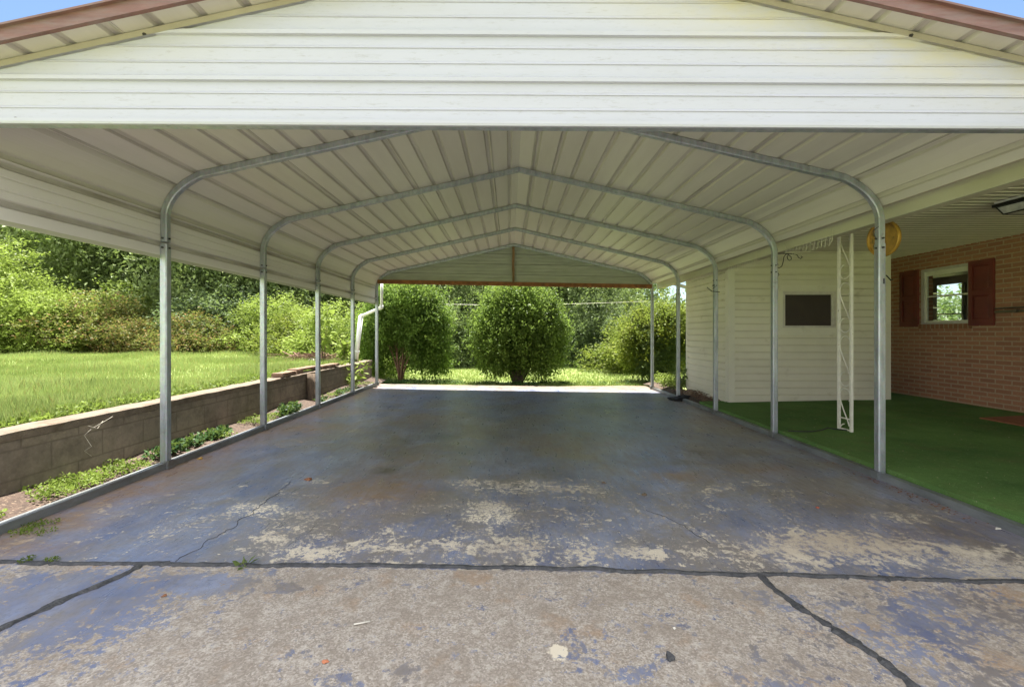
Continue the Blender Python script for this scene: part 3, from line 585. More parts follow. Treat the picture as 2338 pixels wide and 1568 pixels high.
# siding room
SY, SXL, SXR, SYF = 7.38, 3.63, 6.26, 9.1
def siding(plane, a, b, z0, z1, pos, course=.1165, holes=()):
    m = MB(); z = z0
    while z < z1-.001:
        zt = min(z+course, z1)
        segs = [(a, b)]
        for (h0, h1, hz0, hz1) in holes:
            if zt > hz0+.001 and z < hz1-.001: segs = [(a, h0), (h1, b)]
        for (u0, u1) in segs:
            pr = [(.006, z-.001), (.036, z), (.034, z+course*.62), (.010, z+course*.76), (.005, zt)] if zt-z > course*.8 else [(.006, z-.001), (.021, z), (.012, zt)]
            vs_ = []
            for (p, zz) in pr:
                for u in (u0, u1): vs_.append((u, pos-p, zz) if plane == 'y' else (pos-p*.8, u, zz))
            fs = [(2*i, 2*i+1, 2*i+3, 2*i+2) for i in range(len(pr)-1)]
            m.add(vs_, fs)
        z = zt
    return m
sw0, sw1, szb, szt = 4.50, 5.37, 1.285, 1.885
siding('y', SXL+.07, SXR-.06, .10, CZ, SY, holes=((sw0-.085, sw1+.085, szb-.115, szt+.10),)).build('siding_wall', M['cream'], house)
siding('x', SY+.05, SYF-.05, .03, CZ, SXL, course=.1165).build('siding_wall', M['cream'], house)
m = MB().box(SXL+.002, SXR-.002, SY+.002, SYF, -.05, CZ); m.build('siding_room_core', M['cream'], house)
for (x0, x1, y0, y1) in ((SXL-.026, SXL+.085, SY-.028, SY+.0), (SXL-.028, SXL-.0, SY+.0005, SY+.075), (SXR-.085, SXR+.02, SY-.028, SY), (SXL-.026, SXL-.0, SYF-.06, SYF+.02)):
    MB().box(x0, x1, y0, y1, .06, CZ-.003).build('corner_board', M['cream_white'], house)
MB().box(SXR+.0, SXR+.02, SY+.001, SYF, .05, CZ-.003).build('siding_wall', M['cream'], house)
# its window
wt = MB(); e = .085
for (x0, x1, z0, z1) in ((sw0-e, sw1+e, szt, szt+.10), (sw0-e, sw1+e, szb-.115, szb), (sw0-e, sw0, szb, szt), (sw1, sw1+e, szb, szt)): wt.box(x0, x1, SY-.030, SY+.0, z0, z1)
wt = wt.build('window', M['cream_white'], house, 'dark horizontal window in the cream siding')
f2 = MB(); e = .035
for (x0, x1, z0, z1) in ((sw0, sw1, szt-e, szt), (sw0, sw1, szb, szb+e), (sw0, sw0+e, szb+e, szt-e), (sw1-e, sw1, szb+e, szt-e)): f2.box(x0, x1, SY-.036, SY-.006, z0, z1)
for (x0, x1, z0, z1) in ((sw0+e, sw1-e, szt-e-.02, szt-e), (sw1-e-.03, sw1-e, szb+e, szt-e-.02)): f2.box(x0, x1, SY-.022, SY-.004, z0, z1)
f2.build('frame', M['alu'], wt)
MB().box(sw0+e, sw1-e-.03, SY-.006, SY-.002, szb+e, szt-e-.02).build('screen', M['screen'], wt)
# back rake board and gutter piece of the roof end
m = MB(); m.bar((3.42, 10.2, 2.42), (4.0, 9.5, 2.10), .09, .07); m.build('gutter_elbow', M['white'], house)
# wrought iron porch column
col = MB(); TX = 3.94; ya, yb = 5.34, 5.146; zt0 = zc_(TX)
for y in (ya, yb): col.box(TX-.013, TX+.013, y-.013, y+.013, zt0, CZ)
for z in (zt0+.012, zt0+.14): col.box(TX-.009, TX+.009, yb+.013, ya-.013, z-.006, z+.006)
col = col.build('porch_column', M['white_paint'], house, 'white iron trellis column with scroll work')
yc = (ya+yb)/2; hw_ = 0
def scroll(zt):
    r_ = .082; Pt = lambda u, z: Vector((TX, yc-u*r_, z)); p = MB()
    q0 = [Pt(math.cos(R(a)), zt-r_+r_*math.sin(R(a))) for a in range(-45, 186, 11)]+[Pt(-.97, zt-.12), Pt(-.80, zt-.17), Pt(-.2, zt-.27), Pt(.5, zt-.37), Pt(.75, zt-.43)]
    p.tube(q0, .0065, 6)
    q1 = [Pt(math.cos(R(a)), zt-.50+r_*math.sin(R(a))) for a in range(100, 366, 11)]; p.tube(q1, .0065, 6); return p
for zb in (2.42, 1.79, 1.16, .55): scroll(zb).build('scroll', M['white_paint'], col)

# ------------------------------------------------------------------ things around the porch
# gold dial
dl = thing('dial', 'round tarnished gold dial hanging from the porch edge behind the nearest right leg', 'dial', (3.86, 4.6, 2.18))
ax = Vector((-1, -.06, -.06)).normalized(); c0 = Vector((3.86, 4.6, 2.17)); r_ = .185
b = MB().lathe([(.0001,-.018),(r_*.7,-.018),(r_*.97,-.012),(r_,.0),(r_,.02),(r_*.97,.03),(r_*.9,.024),(r_*.88,.008)], c0, ax, 40); b.build('rim', M['gold'], dl)
b = MB().lathe([(r_*.885,.008),(r_*.5,.004),(.0001,.002)], c0, ax, 40); b.build('dial_face', M['gold_face'], dl)
u = ax.cross(Vector((0,0,1))).normalized(); v_ = u.cross(ax)
m = MB(); m.bar(c0+ax*.02+u*.09-v_*.03, c0+ax*.02-u*.05+v_*.05, .006, .003, up=ax); m.bar(c0+ax*.02, c0+ax*.02-v_*.08-u*.03, .02, .003, up=ax); m.build('pointer', M['gold'], dl)
m = MB(); m.tube([c0+v_*r_, c0+v_*(r_+.05), (3.86, 4.6, CZ-.01)], .004, 6); m.build('hanger', M['black'], dl)
# porch light
pl = thing('porch_light', 'black box ceiling light with seeded glass under the beaded porch ceiling', 'light', (5.15, 4.45, CZ))
lx0, lx1, ly0, ly1 = 4.97, 5.40, 4.30, 4.58; z0 = CZ-.008
MB().box(lx0, lx1, ly0, ly1, z0-.025, z0).build('base', M['white'], pl)
MB().box(lx0-.012, lx1+.012, ly0-.012, ly1+.012, z0-.055, z0-.026).build('top_rim', M['black'], pl)
g_ = MB(); ins = .045
T = [(lx0+.01,ly0+.01,z0-.056),(lx1-.01,ly0+.01,z0-.056),(lx1-.01,ly1-.01,z0-.056),(lx0+.01,ly1-.01,z0-.056)]; B_ = [(lx0+ins,ly0+ins,z0-.135),(lx1-ins,ly0+ins,z0-.135),(lx1-ins,ly1-ins,z0-.135),(lx0+ins,ly1-ins,z0-.135)]
g_.add(T+B_, [(0,1,5,4),(1,2,6,5),(2,3,7,6),(3,0,4,7),(7,6,5,4)]); g_.build('glass', M['lampglass'], pl)
fr = MB()
for k in range(4): fr.bar(T[k], B_[k], .012, .012); fr.bar(B_[k], B_[(k+1)%4], .012, .012); fr.bar(T[k], T[(k+1)%4], .012, .012)
fr.build('cage', M['black'], pl)
# white wire hook racks under the fascia
def rack(px0, px1, lab, nh_=13):
    y0, y1 = FXX*F/(px0-VX), FXX*F/(px1-VX)
    rk = thing('hook_rack', lab, 'hook rack', (FXX-.03, (y0+y1)/2, 2.2), 'white wire hook racks along the porch edge')
    X = FXX-.02; m = MB(); zt = 2.29
    for y in (y0, y1): m.tube([(X, y, zt+.02), (X, y, 2.17), (X-.02, y, 2.14)], .0022, 5)
    for z in (2.19, 2.225): m.tube([(X, y0, z), (X, y1, z)], .0022, 5)
    m.build('frame', M['wire'], rk)
    for k in range(nh_):
        y = y0+(y1-y0)*(k+.5)/nh_; s = .10+.03*mnoise.noise(Vector((k*.9, px0, 0))); sw = .01*mnoise.noise(Vector((k*.7, px0, 3)))
        m = MB().tube([(X, y, 2.225), (X-.004, y+sw, 2.19), (X-.008, y+sw, 2.225-s), (X-.022, y+sw*1.5, 2.215-s), (X-.028, y+sw, 2.235-s)], .0022, 5); m.build('hook', M['wire'], rk)
rack(1905, 1797, 'largest white wire hook rack, hanging left of the white trellis column')
rack(1730, 1666, 'middle white wire hook rack, at the front left corner of the siding room', 12)
rack(1626, 1580, 'farthest white wire hook rack, above the left face of the siding room', 9)
# scroll plant brackets
def curl(c, r0, a0, a1, n=14, shrink=.5):
    return [(c[0]+r0*(1-(1-shrink)*k/(n-1))*math.cos(R(a0+(a1-a0)*k/(n-1))), c[1], c[2]+r0*(1-(1-shrink)*k/(n-1))*math.sin(R(a0+(a1-a0)*k/(n-1)))) for k in range(n)]
def T3(px, py, Y=5.349): p = at(px, py, Y); return (p.x, p.y, p.z)
m = MB(); m.tube([T3(1770,578), T3(1812,580), T3(1820,582), T3(1823,588), T3(1828,591), T3(1832,587), T3(1829,585)], .0045, 6)
m.tube([T3(1801,583), T3(1806,586), T3(1807,592), T3(1803,595), T3(1799,592), T3(1797,586), T3(1801,581), T3(1795,580), T3(1790,586), T3(1788,598), T3(1785,608), T3(1779,612), T3(1773,610), T3(1771,605), T3(1774,602), T3(1777,604)], .0045, 6)
o = m.build('plant_bracket', M['black']); props(o, 'black wrought iron scroll bracket on the second right leg from the camera', 'bracket')
m = MB(); Yh = 3.80
m.tube([T3(2016,637,Yh), T3(2018,628,Yh), T3(2024,629,Yh), T3(2034,640,Yh), T3(2038,638,Yh)], .005, 6); m.tube([T3(2017,636,Yh), T3(2017,648,Yh)], .010, 6)
o = m.build('hook', M['black']); props(o, 'small black bent hook at shutter height on the nearest right leg', 'hook')
m = MB().tube([T3(2006,517,3.79), T3(1999,523,3.79), T3(1993,528,3.785), T3(1996,535,3.785), T3(2000,546,3.785)], .003, 6)
o = m.build('wire_hook', M['bolt']); props(o, 'thin bent wire hooked round the nearest right leg in front of the gold dial', 'wire')
m = MB(); m.tube([T3(1614,656,6.83), T3(1625,665,6.83), T3(1636,666,6.83), T3(1643,667,6.83)], .006, 6); m.tube([T3(1626,652,6.83), T3(1631,650,6.83), T3(1633,655,6.83), T3(1627,659,6.83)], .005, 6)
o = m.build('hook', M['black']); props(o, 'black hook sticking out both sides of the third right leg from the camera', 'hook')
m = MB().tube([T3(1772,621,5.34), T3(1777,624,5.34), T3(1779,628,5.34), T3(1774,631,5.34)], .004, 6)
o = m.build('hook', M['black']); props(o, 'tiny black hook below the scroll bracket on the second right leg', 'hook')
# mat
m = MB(); a0 = Vector((6.02, 5.72, 0)); d1 = Vector((.90, .10, 0)); d2 = Vector((0, -.95, 0)); P = [a0, a0+d1, a0+d1+d2, a0+d2]
m.add([(p.x, p.y, zc_(p.x)+.003) for p in P]+[(p.x, p.y, zc_(p.x)+.018) for p in P], [(4,7,6,5),(0,4,5,1),(1,5,6,2),(2,6,7,3),(3,7,4,0)]); o = fix_normals(m.build('door_mat', M['mat_brown'])); props(o, 'flat brown mat on the green carpet against the brick wall', 'mat')
# cord
pts = [(TX, yb+.05), (3.85, 5.28), (3.78, 5.30), (3.66, 5.24), (3.5, 5.18), (3.36, 5.20), (3.27, 5.24)]
m = MB().tube([(x, y, zc_(x)+.008+(.012 if i == 2 else 0)) for i, (x, y) in enumerate(pts)], .007, 6); o = m.build('power_cord', M['rubber']); props(o, 'dark cord lying on the green carpet from the trellis column to the rail', 'cord')
m = MB()
for k in range(170):
    X = 3.25+3.4*random.random()**1.3; Y = 2.4+4.8*random.random(); z = zc_(X)+.003; a = random.uniform(0, 6.28); L = random.uniform(.003, .010); c, s_ = math.cos(a)*L, math.sin(a)*L
    m.add([(X-c, Y-s_, z), (X+s_*.5, Y-c*.5, z+.004), (X+c, Y+s_, z+.002), (X-s_*.5, Y+c*.5, z+.005)], [(0,1,2,3)])
o = m.build('carpet_crumbs', simple('pale_leaf_crumbs', (.38, .34, .2), .9)); props(o, 'pale leaf crumbs scattered on the green porch carpet', 'leaf crumbs', kind='stuff')
# black plastic heap
def lump(name, c, sx, sy, sz, mat, seed=0, n=28, amp=.35):
    m = MB(); c = Vector(c)
    for i in range(n//2+1):
        for j in range(n):
            th = math.pi/2*i/(n//2); ph = 2*math.pi*j/n
            d = Vector((math.sin(th)*math.cos(ph), math.sin(th)*math.sin(ph), math.cos(th)))
            k = 1+amp*mnoise.noise(d*1.8+Vector((seed, 0, 0)))+amp*.6*mnoise.noise(d*5+Vector((seed, 4, 0))); m.v.append((c.x+d.x*sx*k, c.y+d.y*sy*k, c.z+d.z*sz*k))
    m.f = [(i*n+j, (i+1)*n+j, (i+1)*n+(j+1)%n, i*n+(j+1)%n) for i in range(n//2) for j in range(n)]; m.sm = [True]*len(m.f); return m.build(name, mat)
X, Y = floor_at(1562, 914); o = lump('plastic_heap', (X-.03, Y, zs(X)-.005), .26, .19, .085, M['black_cloth'], 3); o.rotation_euler = (0,0,0); props(o, 'crumpled black plastic heap on the slab against the far right rail', 'plastic')

# ------------------------------------------------------------------ retaining wall and things on it
wall = thing('retaining_wall', 'low grey concrete block retaining wall holding up the left lawn', 'wall', (-3.46, 5, 0))
m = MB(); m.box(WX1, WX0, -1, WEND, -.2, .47); m.build('block_wall', M['block'], wall)
m = MB(); n = 200
for i in range(n+1):
    y = -1+(WEND+1.02)*i/n; e = .006*mnoise.noise(Vector((0, y*7, 0)))+.004*mnoise.noise(Vector((3, y*25, 0))); h_ = .006*mnoise.noise(Vector((6, y*5, 0)))
    m.v += [(WX0+.012+e, y, .474), (WX0+.014+e, y, .530+h_), (WX0-.01, y, .540+h_), (WX1+.02, y, .538-h_), (WX1-.01, y, .500)]
m.f = [(i*5+k, (i+1)*5+k, (i+1)*5+k+1, i*5+k+1) for i in range(n) for k in range(4)]; m.sm = [False]*len(m.f); m.f.append((0,1,2,3,4)); m.sm.append(False)
m.f.append(tuple(n*5+k for k in (4,3,2,1,0))); m.sm.append(False)
fix_normals(m.build('cap_course', M['blockcap'], wall))
def slabpiece(name, c, L, W, H, rz, mat, seed, lab, cat, ry=0):
    m = MB(); n = 14
    for i in range(n+1):
        for (a, b) in ((-1,-1),(1,-1),(1.0,1),(-1,1)):
            k = .15*mnoise.noise(Vector((i*.5, a*3+seed, b*2))); m.v.append((-L/2+L*i/n, a*W/2*(1+k)+.02*mnoise.noise(Vector((i*.4, seed, 0))), b*H/2*(1+k)))
    m.f = [(i*4+k, (i+1)*4+k, (i+1)*4+(k+1)%4, i*4+(k+1)%4) for i in range(n) for k in range(4)]+[(0,1,2,3), tuple(n*4+k for k in (3,2,1,0))]; m.sm = [False]*len(m.f)
    o = m.build(name, mat); fix_normals(o); o.location = c; o.rotation_euler = (0, ry, rz); return props(o, lab, cat, 'broken planks lying on the retaining wall')
Y = 7.0
slabpiece('plank', (-3.44, 6.95, .575), .75, .16, .055, R(93), M['rotwood'], 1, 'thick rotten plank end on the wall cap, nearest of the planks', 'plank')
slabpiece('plank', (-3.46, 7.55, .605), .85, .17, .03, R(90), M['rotwood'], 5, 'reddish flat plank bridging the two others on the wall cap', 'plank')
slabpiece('plank', (-3.45, 8.35, .58), .95, .18, .05, R(88), M['rotwood'], 9, 'brown plank farthest along the wall cap', 'plank')
# stump / root column against the wall
m = MB(); m.tube([(-3.25, 7.45, .03), (-3.27, 7.45, .15), (-3.30, 7.44, .33), (-3.31, 7.46, .52)], [.16, .10, .08, .085], 12); m.tube([(-3.22, 7.3, .04), (-3.26, 7.38, .22), (-3.28, 7.42, .5)], [.04, .02, .012], 6)
o = m.build('stump', M['bark']); props(o, 'brown dead stump growing against the retaining wall under the planks', 'stump')
# thin dried vine
m = MB(); m.tube([(-3.33, 3.75, .50), (-3.325, 3.62, .46), (-3.32, 3.55, .44), (-3.33, 3.5, .40), (-3.32, 3.55, .30), (-3.32, 3.49, .28), (-3.33, 3.56, .22)], .0014, 5); m.tube([(-3.32, 3.52, .47), (-3.32, 3.6, .43), (-3.33, 3.66, .48)], .0014, 5)
o = m.build('dry_vine', simple('dry_vine', (.45, .42, .35), .9)); props(o, 'thin dry vine dangling from the wall cap by the nearest left leg', 'vine')
# downspout
ds = thing('downspout', 'white downspout bending from the far left carport corner to the wall end', 'downspout', (-3.25, 10.6, .5))
A_ = at(872, 640, 10.15); B_ = at(871, 702, 10.2); C_ = at(824, 722, 10.45); D_ = at(811, 834, 10.55)
MB().tube([A_, B_], .030, 12).build('upper_pipe', M['white'], ds)
MB().tube([B_+Vector((0,0,.05)), B_, B_.lerp(C_, .1)], .042, 12).build('elbow', M['white'], ds)
MB().tube([B_, C_], .034, 12).build('slanted_pipe', M['white'], ds)
MB().tube([C_.lerp(B_,.08), C_, C_.lerp(D_,.06)], .046, 12).build('elbow', M['white'], ds)
MB().tube([C_, D_], .052, 14).build('lower_pipe', M['white'], ds)
MB().tube([C_.lerp(D_,.70), C_.lerp(D_,.74)], .060, 14).build('coupling', M['white'], ds)
# power line far behind
YL = 12.5; m = MB().tube([at(905, 690, YL), at(1000, 694, YL), at(1145, 697, YL), at(1300, 694, YL), at(1480, 688, YL)], .005, 5)
o = m.build('clothes_line', M['wire']); props(o, 'thin pale line strung across the back yard behind the shrubs', 'line')

# ------------------------------------------------------------------ foliage
def leaves(P, N, size, jit=.35, droop=.0, ratio=.5):
    """diamond leaves at points P with outward hints N -> verts, faces"""
    n = len(P); s = size*(1+jit*(RNG.random(n)*2-1))
    d = RNG.normal(size=(n,3)); d += N*.9; d[:,2] -= droop; d /= np.linalg.norm(d, axis=1)[:,None]
    up = RNG.normal(size=(n,3))*.6+np.array([0,0,1.0]); sdv = np.cross(d, up); sdv /= (np.linalg.norm(sdv, axis=1)[:,None]+1e-9)
    nn = np.cross(sdv, d)
    a = P; b = P+d*(s*.5)[:,None]+sdv*(s*ratio*.5)[:,None]+nn*(s*.06)[:,None]; c = P+d*s[:,None]-nn*(s*.08)[:,None]; e = P+d*(s*.5)[:,None]-sdv*(s*ratio*.5)[:,None]+nn*(s*.06)[:,None]
    V = np.stack([a, b, c, e], 1).reshape(-1, 3); Fc = np.arange(4*n).reshape(-1, 4); return V, Fc
def crown_points(blobs, nclus, per, crad, inner=.55, sprig=0.0):
    """blobs: (cx,cy,cz,rx,ry,rz); clusters sit near blob surfaces, leaves spread round each cluster"""
    B = np.array(blobs); vol = B[:,3]*B[:,4]+B[:,4]*B[:,5]; pk = RNG.choice(len(B), nclus, p=vol/vol.sum())
    d = RNG.normal(size=(nclus,3)); d /= np.linalg.norm(d, axis=1)[:,None]
    r = inner+(1-inner)*RNG.random(nclus)**.6; r *= 1+.12*RNG.normal(size=nclus)*.6
    C = B[pk,:3]+d*r[:,None]*B[pk,3:6]
    # drop clusters deep inside another blob
    keep = np.ones(nclus, bool)
    for b_ in B:
        q_ = np.sum(((C-b_[:3])/b_[3:6])**2, 1); keep &= (q_ > .22) | (RNG.random(nclus) < .25)
    C, d = C[keep], d[keep]; n = len(C)
    cs = crad*(.6+.8*RNG.random(n)); ax = d+RNG.normal(size=(n,3))*.5; ax /= np.linalg.norm(ax, axis=1)[:,None]
    off = RNG.normal(size=(n, per, 3))*.5; tt = RNG.random((n, per, 1))
    P = C[:,None,:]+off*cs[:,None,None]+ax[:,None,:]*tt*cs[:,None,None]*(1.0+sprig)
    N = (P-C[:,None,:]); N /= (np.linalg.norm(N, axis=2)[:,:,None]+1e-9); N = N*.5+d[:,None,:]*.5
    # long leafy shoots breaking the outline
    ns = max(4, n//6); pk = RNG.choice(n, ns); sh = d[pk]*np.array([1,1,.6])+np.array([0,0,.45])+RNG.normal(size=(ns,3))*.45; sh /= np.linalg.norm(sh, axis=1)[:,None]
    Ls = crad*(1.3+3.4*RNG.random(ns)**1.5); t_ = RNG.random((ns, 24, 1)); wv = RNG.normal(size=(ns, 24, 3))*(crad*.20)*(1.15-t_)
    P2 = C[pk][:,None,:]+sh[:,None,:]*t_*Ls[:,None,None]+wv; N2 = sh[:,None,:]*.6+wv/crad*1.5
    return np.concatenate([P.reshape(-1,3), P2.reshape(-1,3)]), np.concatenate([N.reshape(-1,3), N2.reshape(-1,3)])
def crown_mesh(name, blobs, nclus, per, crad, size, **k):
    P, N = crown_points(blobs, nclus, per, crad, k.pop('inner', .55), k.pop('sprig', 0)); V, Fc = leaves(P, N, size, **k); return np_mesh(name, V, Fc, 4)
def limbs(base, tips, r0, mat_name='bark', seed=0, bend=.15):
    m = MB(); rr = random.Random(seed)
    for tp in tips:
        b = Vector(base)+Vector((rr.uniform(-1,1)*r0, rr.uniform(-1,1)*r0, 0)); t_ = Vector(tp); pts = []
        off = Vector((rr.uniform(-1,1), rr.uniform(-1,1), 0))*bend*(t_-b).length
        for k in range(7): u = k/6; pts.append(b.lerp(t_, u)+off*math.sin(u*math.pi)*.6+Vector((0,0,.0)))
        m.tube(pts, [r0*(1-.85*k/6) for k in range(7)], 7)
        for q_ in range(3):
            s0 = pts[3+q_%3]; e = s0+Vector((rr.uniform(-1,1), rr.uniform(-1,1), rr.uniform(.2,1)))*(t_-b).length*.25; m.tube([s0, s0.lerp(e,.5)+Vector((0,0,.03)), e], [r0*.3, r0*.2, r0*.08], 5)
    return m
def plant(name, label, cat, loc, blobs, nclus, per, crad, size, mat, tips, r0, barkm='bark', group=None, trunk='trunk', scl=1, **k):
    th = thing(name, label, cat, loc, group); th.scale = (scl, scl, 1); me = crown_mesh('crown', blobs, nclus, per, crad, size, **k)
    c = bpy.data.objects.new('crown', me); me.materials.append(M[mat]); sc.collection.objects.link(c); c.parent = th
    me2 = limbs((0,0,-.05), tips, r0, seed=int(abs(loc[0]*13+loc[1]*7))).build(trunk, M[barkm]); me2.parent = th; return th
# three big shrubs behind the carport
X, Y = 0.235, 11.75
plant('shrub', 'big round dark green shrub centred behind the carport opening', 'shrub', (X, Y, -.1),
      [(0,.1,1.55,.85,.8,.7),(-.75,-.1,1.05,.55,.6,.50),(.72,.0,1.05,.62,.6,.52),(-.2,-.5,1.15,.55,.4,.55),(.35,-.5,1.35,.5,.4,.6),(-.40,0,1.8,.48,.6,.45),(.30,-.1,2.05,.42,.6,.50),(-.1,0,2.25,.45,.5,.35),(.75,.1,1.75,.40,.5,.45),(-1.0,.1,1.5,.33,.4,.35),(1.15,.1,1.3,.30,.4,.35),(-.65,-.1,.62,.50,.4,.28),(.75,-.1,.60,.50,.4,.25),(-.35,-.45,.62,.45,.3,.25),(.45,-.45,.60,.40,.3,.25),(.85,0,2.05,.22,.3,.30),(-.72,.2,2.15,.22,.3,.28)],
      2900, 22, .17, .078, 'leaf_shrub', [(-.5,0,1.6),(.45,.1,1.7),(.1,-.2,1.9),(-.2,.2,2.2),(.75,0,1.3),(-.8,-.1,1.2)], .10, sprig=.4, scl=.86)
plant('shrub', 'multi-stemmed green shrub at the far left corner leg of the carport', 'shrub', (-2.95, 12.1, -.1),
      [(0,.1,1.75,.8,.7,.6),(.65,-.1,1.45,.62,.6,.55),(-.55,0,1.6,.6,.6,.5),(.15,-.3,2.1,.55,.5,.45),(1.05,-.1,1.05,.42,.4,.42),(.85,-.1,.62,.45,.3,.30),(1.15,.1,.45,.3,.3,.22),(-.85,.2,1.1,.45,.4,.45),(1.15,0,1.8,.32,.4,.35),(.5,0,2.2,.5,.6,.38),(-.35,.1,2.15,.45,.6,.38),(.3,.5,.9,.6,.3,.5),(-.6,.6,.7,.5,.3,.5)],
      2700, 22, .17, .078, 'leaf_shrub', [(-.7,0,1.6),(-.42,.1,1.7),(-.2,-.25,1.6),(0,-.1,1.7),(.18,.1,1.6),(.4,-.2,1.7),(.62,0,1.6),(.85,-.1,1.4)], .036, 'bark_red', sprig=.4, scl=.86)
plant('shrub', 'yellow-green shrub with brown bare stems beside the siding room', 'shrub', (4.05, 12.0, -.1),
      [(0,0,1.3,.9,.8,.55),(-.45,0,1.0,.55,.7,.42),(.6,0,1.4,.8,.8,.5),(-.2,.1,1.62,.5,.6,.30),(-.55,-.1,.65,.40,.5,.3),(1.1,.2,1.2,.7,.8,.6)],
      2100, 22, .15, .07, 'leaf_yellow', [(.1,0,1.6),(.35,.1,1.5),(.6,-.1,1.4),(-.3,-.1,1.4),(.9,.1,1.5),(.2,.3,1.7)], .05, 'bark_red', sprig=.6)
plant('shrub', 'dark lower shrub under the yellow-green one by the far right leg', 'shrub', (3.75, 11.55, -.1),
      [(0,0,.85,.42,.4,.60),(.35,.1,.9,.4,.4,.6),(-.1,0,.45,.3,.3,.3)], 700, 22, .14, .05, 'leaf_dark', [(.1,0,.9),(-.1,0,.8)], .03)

# tree crown kinds shared by the trees at the edge of the yard
def rnd_blobs(seed, h, w, n, lo=.12):
    r = random.Random(seed); out = []
    for k in range(n):
        u = (k+.5)/n; z = h*(lo+(.96-lo)*u); ww = w*(math.sin(math.pi*min(1, .22+u*.80))**.65); a = r.uniform(0, 6.28); q_ = ww*.5*r.random()**.5
        rr_ = w*r.uniform(.26, .42)*(1.1-.35*u); out.append((q_*math.cos(a), q_*math.sin(a), z, rr_, rr_, rr_*r.uniform(.6,.85)))
    return out
KIND = {}
for nm, seed, h, wd, nb, ncl, per, crad, size in (('round', 1, 6.0, 4.6, 15, 1900, 16, .36, .155), ('tall', 2, 8.5, 4.4, 19, 2200, 16, .38, .165), ('broad', 3, 5.0, 5.6, 16, 2000, 16, .36, .155), ('bush', 4, 2.6, 3.0, 10, 1300, 18, .21, .10), ('bush2', 5, 2.0, 3.0, 9, 1100, 18, .21, .095)):
    bl = rnd_blobs(seed, h, wd, nb, .05 if 'bush' in nm else .12)
    if 'bush' in nm: bl += [(rx*.8*math.cos(a), rx*.8*math.sin(a), .35, .7, .7, .45) for a in (0,1.3,2.5,3.8,5.1) for rx in (wd*.3,)]
    else: bl += [(wd*.3*math.cos(a), wd*.3*math.sin(a), h*.16, wd*.22, wd*.22, h*.14) for a in (0,1.3,2.5,3.8,5.1)]
    KIND[nm] = (crown_mesh('crown_'+nm, bl, ncl, per, crad, size, inner=.5, sprig=.5), limbs((0,0,-.1), [(b_[0]*.8, b_[1]*.8, b_[2]) for b_ in bl[:7]], .05 if 'bush' in nm else .13, seed=seed).build('trunk_'+nm, M['bark']))
for nm in KIND: bpy.data.objects.remove(KIND[nm][1], do_unlink=False) if False else None
PRO = {nm: (KIND[nm][0], KIND[nm][1].data) for nm in KIND}
for nm in KIND: bpy.data.objects.remove(KIND[nm][1])
mats_cache = {}
def tree(kind, X, Y, s, rz, mat, name, label, cat, group, sz=None, z=None):
    z = float(ground_z(np.array(X), np.array(Y))) if z is None else z
    th = thing(name, label, cat, (X, Y, z-.03), group); th.rotation_euler = (0,0,rz); th.scale = (s, s, sz or s)
    key = (kind, mat)
    if key not in mats_cache:
        me = PRO[kind][0].copy(); me.name = 'crown'; me.materials.clear(); me.materials.append(M[mat]); mats_cache[key] = me
    c = bpy.data.objects.new('crown', mats_cache[key]); sc.collection.objects.link(c); c.parent = th
    t_ = bpy.data.objects.new('trunk', PRO[kind][1]); sc.collection.objects.link(t_); t_.parent = th; return th
GW = 'trees at the edge of the yard'
# left yard edge, from the left frame edge towards the middle  (px centre, depth)
def tp(kind, px, Y, s, mat, name, label, cat, group=None, sz=None):
    if kind.startswith('bush') and Y < 19 and px < 900: sz = s*.66
    return tree(kind, (px-VX)/F*Y, Y, s, random.uniform(0, 6.28), mat, name, label, cat, group, sz)
tp('round', -30, 15.5, .78, 'leaf_bright', 'tree', 'bright lime green rounded tree at the left edge of the photo', 'tree', GW, .62)
tp('bush', 90, 14.9, 1.0, 'leaf_bright', 'bush', 'lime bush spilling from the foot of the left rounded tree onto the lawn', 'bush')
tp('bush', 225, 16.2, 1.05, 'leaf_olive', 'bush', 'olive and reddish bush left of the nearest left leg', 'bush')
tp('bush2', 325, 15.4, .75, 'leaf_olive', 'bush', 'small olive bush at the lawn edge just left of the nearest left leg', 'bush')
tp('bush2', 445, 15.4, .85, 'leaf_olive', 'bush', 'low yellowish bush just right of the nearest left leg', 'bush')
tp('bush', 290, 18.5, 1.35, 'leaf_bright', 'bush', 'tall bright bush rising behind the olive reddish bush', 'bush')
tp('bush', 520, 17.5, 1.25, 'leaf_grey', 'bush', 'greyish green bush between the two nearest left legs', 'bush')
tp('bush', 640, 16.5, 1.0, 'leaf_bright', 'bush', 'light green bush right of the second left leg', 'bush')
tp('bush', 770, 14.4, 1.0, 'leaf_bright', 'bush', 'bright leafy bush behind the third left leg near the downspout', 'bush')
tp('bush2', 690, 15.2, .9, 'leaf_yellow', 'bush', 'yellowish low bush behind the stick pile', 'bush')
tp('bush2', 836, 13.3, .55, 'leaf_bright', 'bush', 'small bright bush behind the white downspout', 'bush')
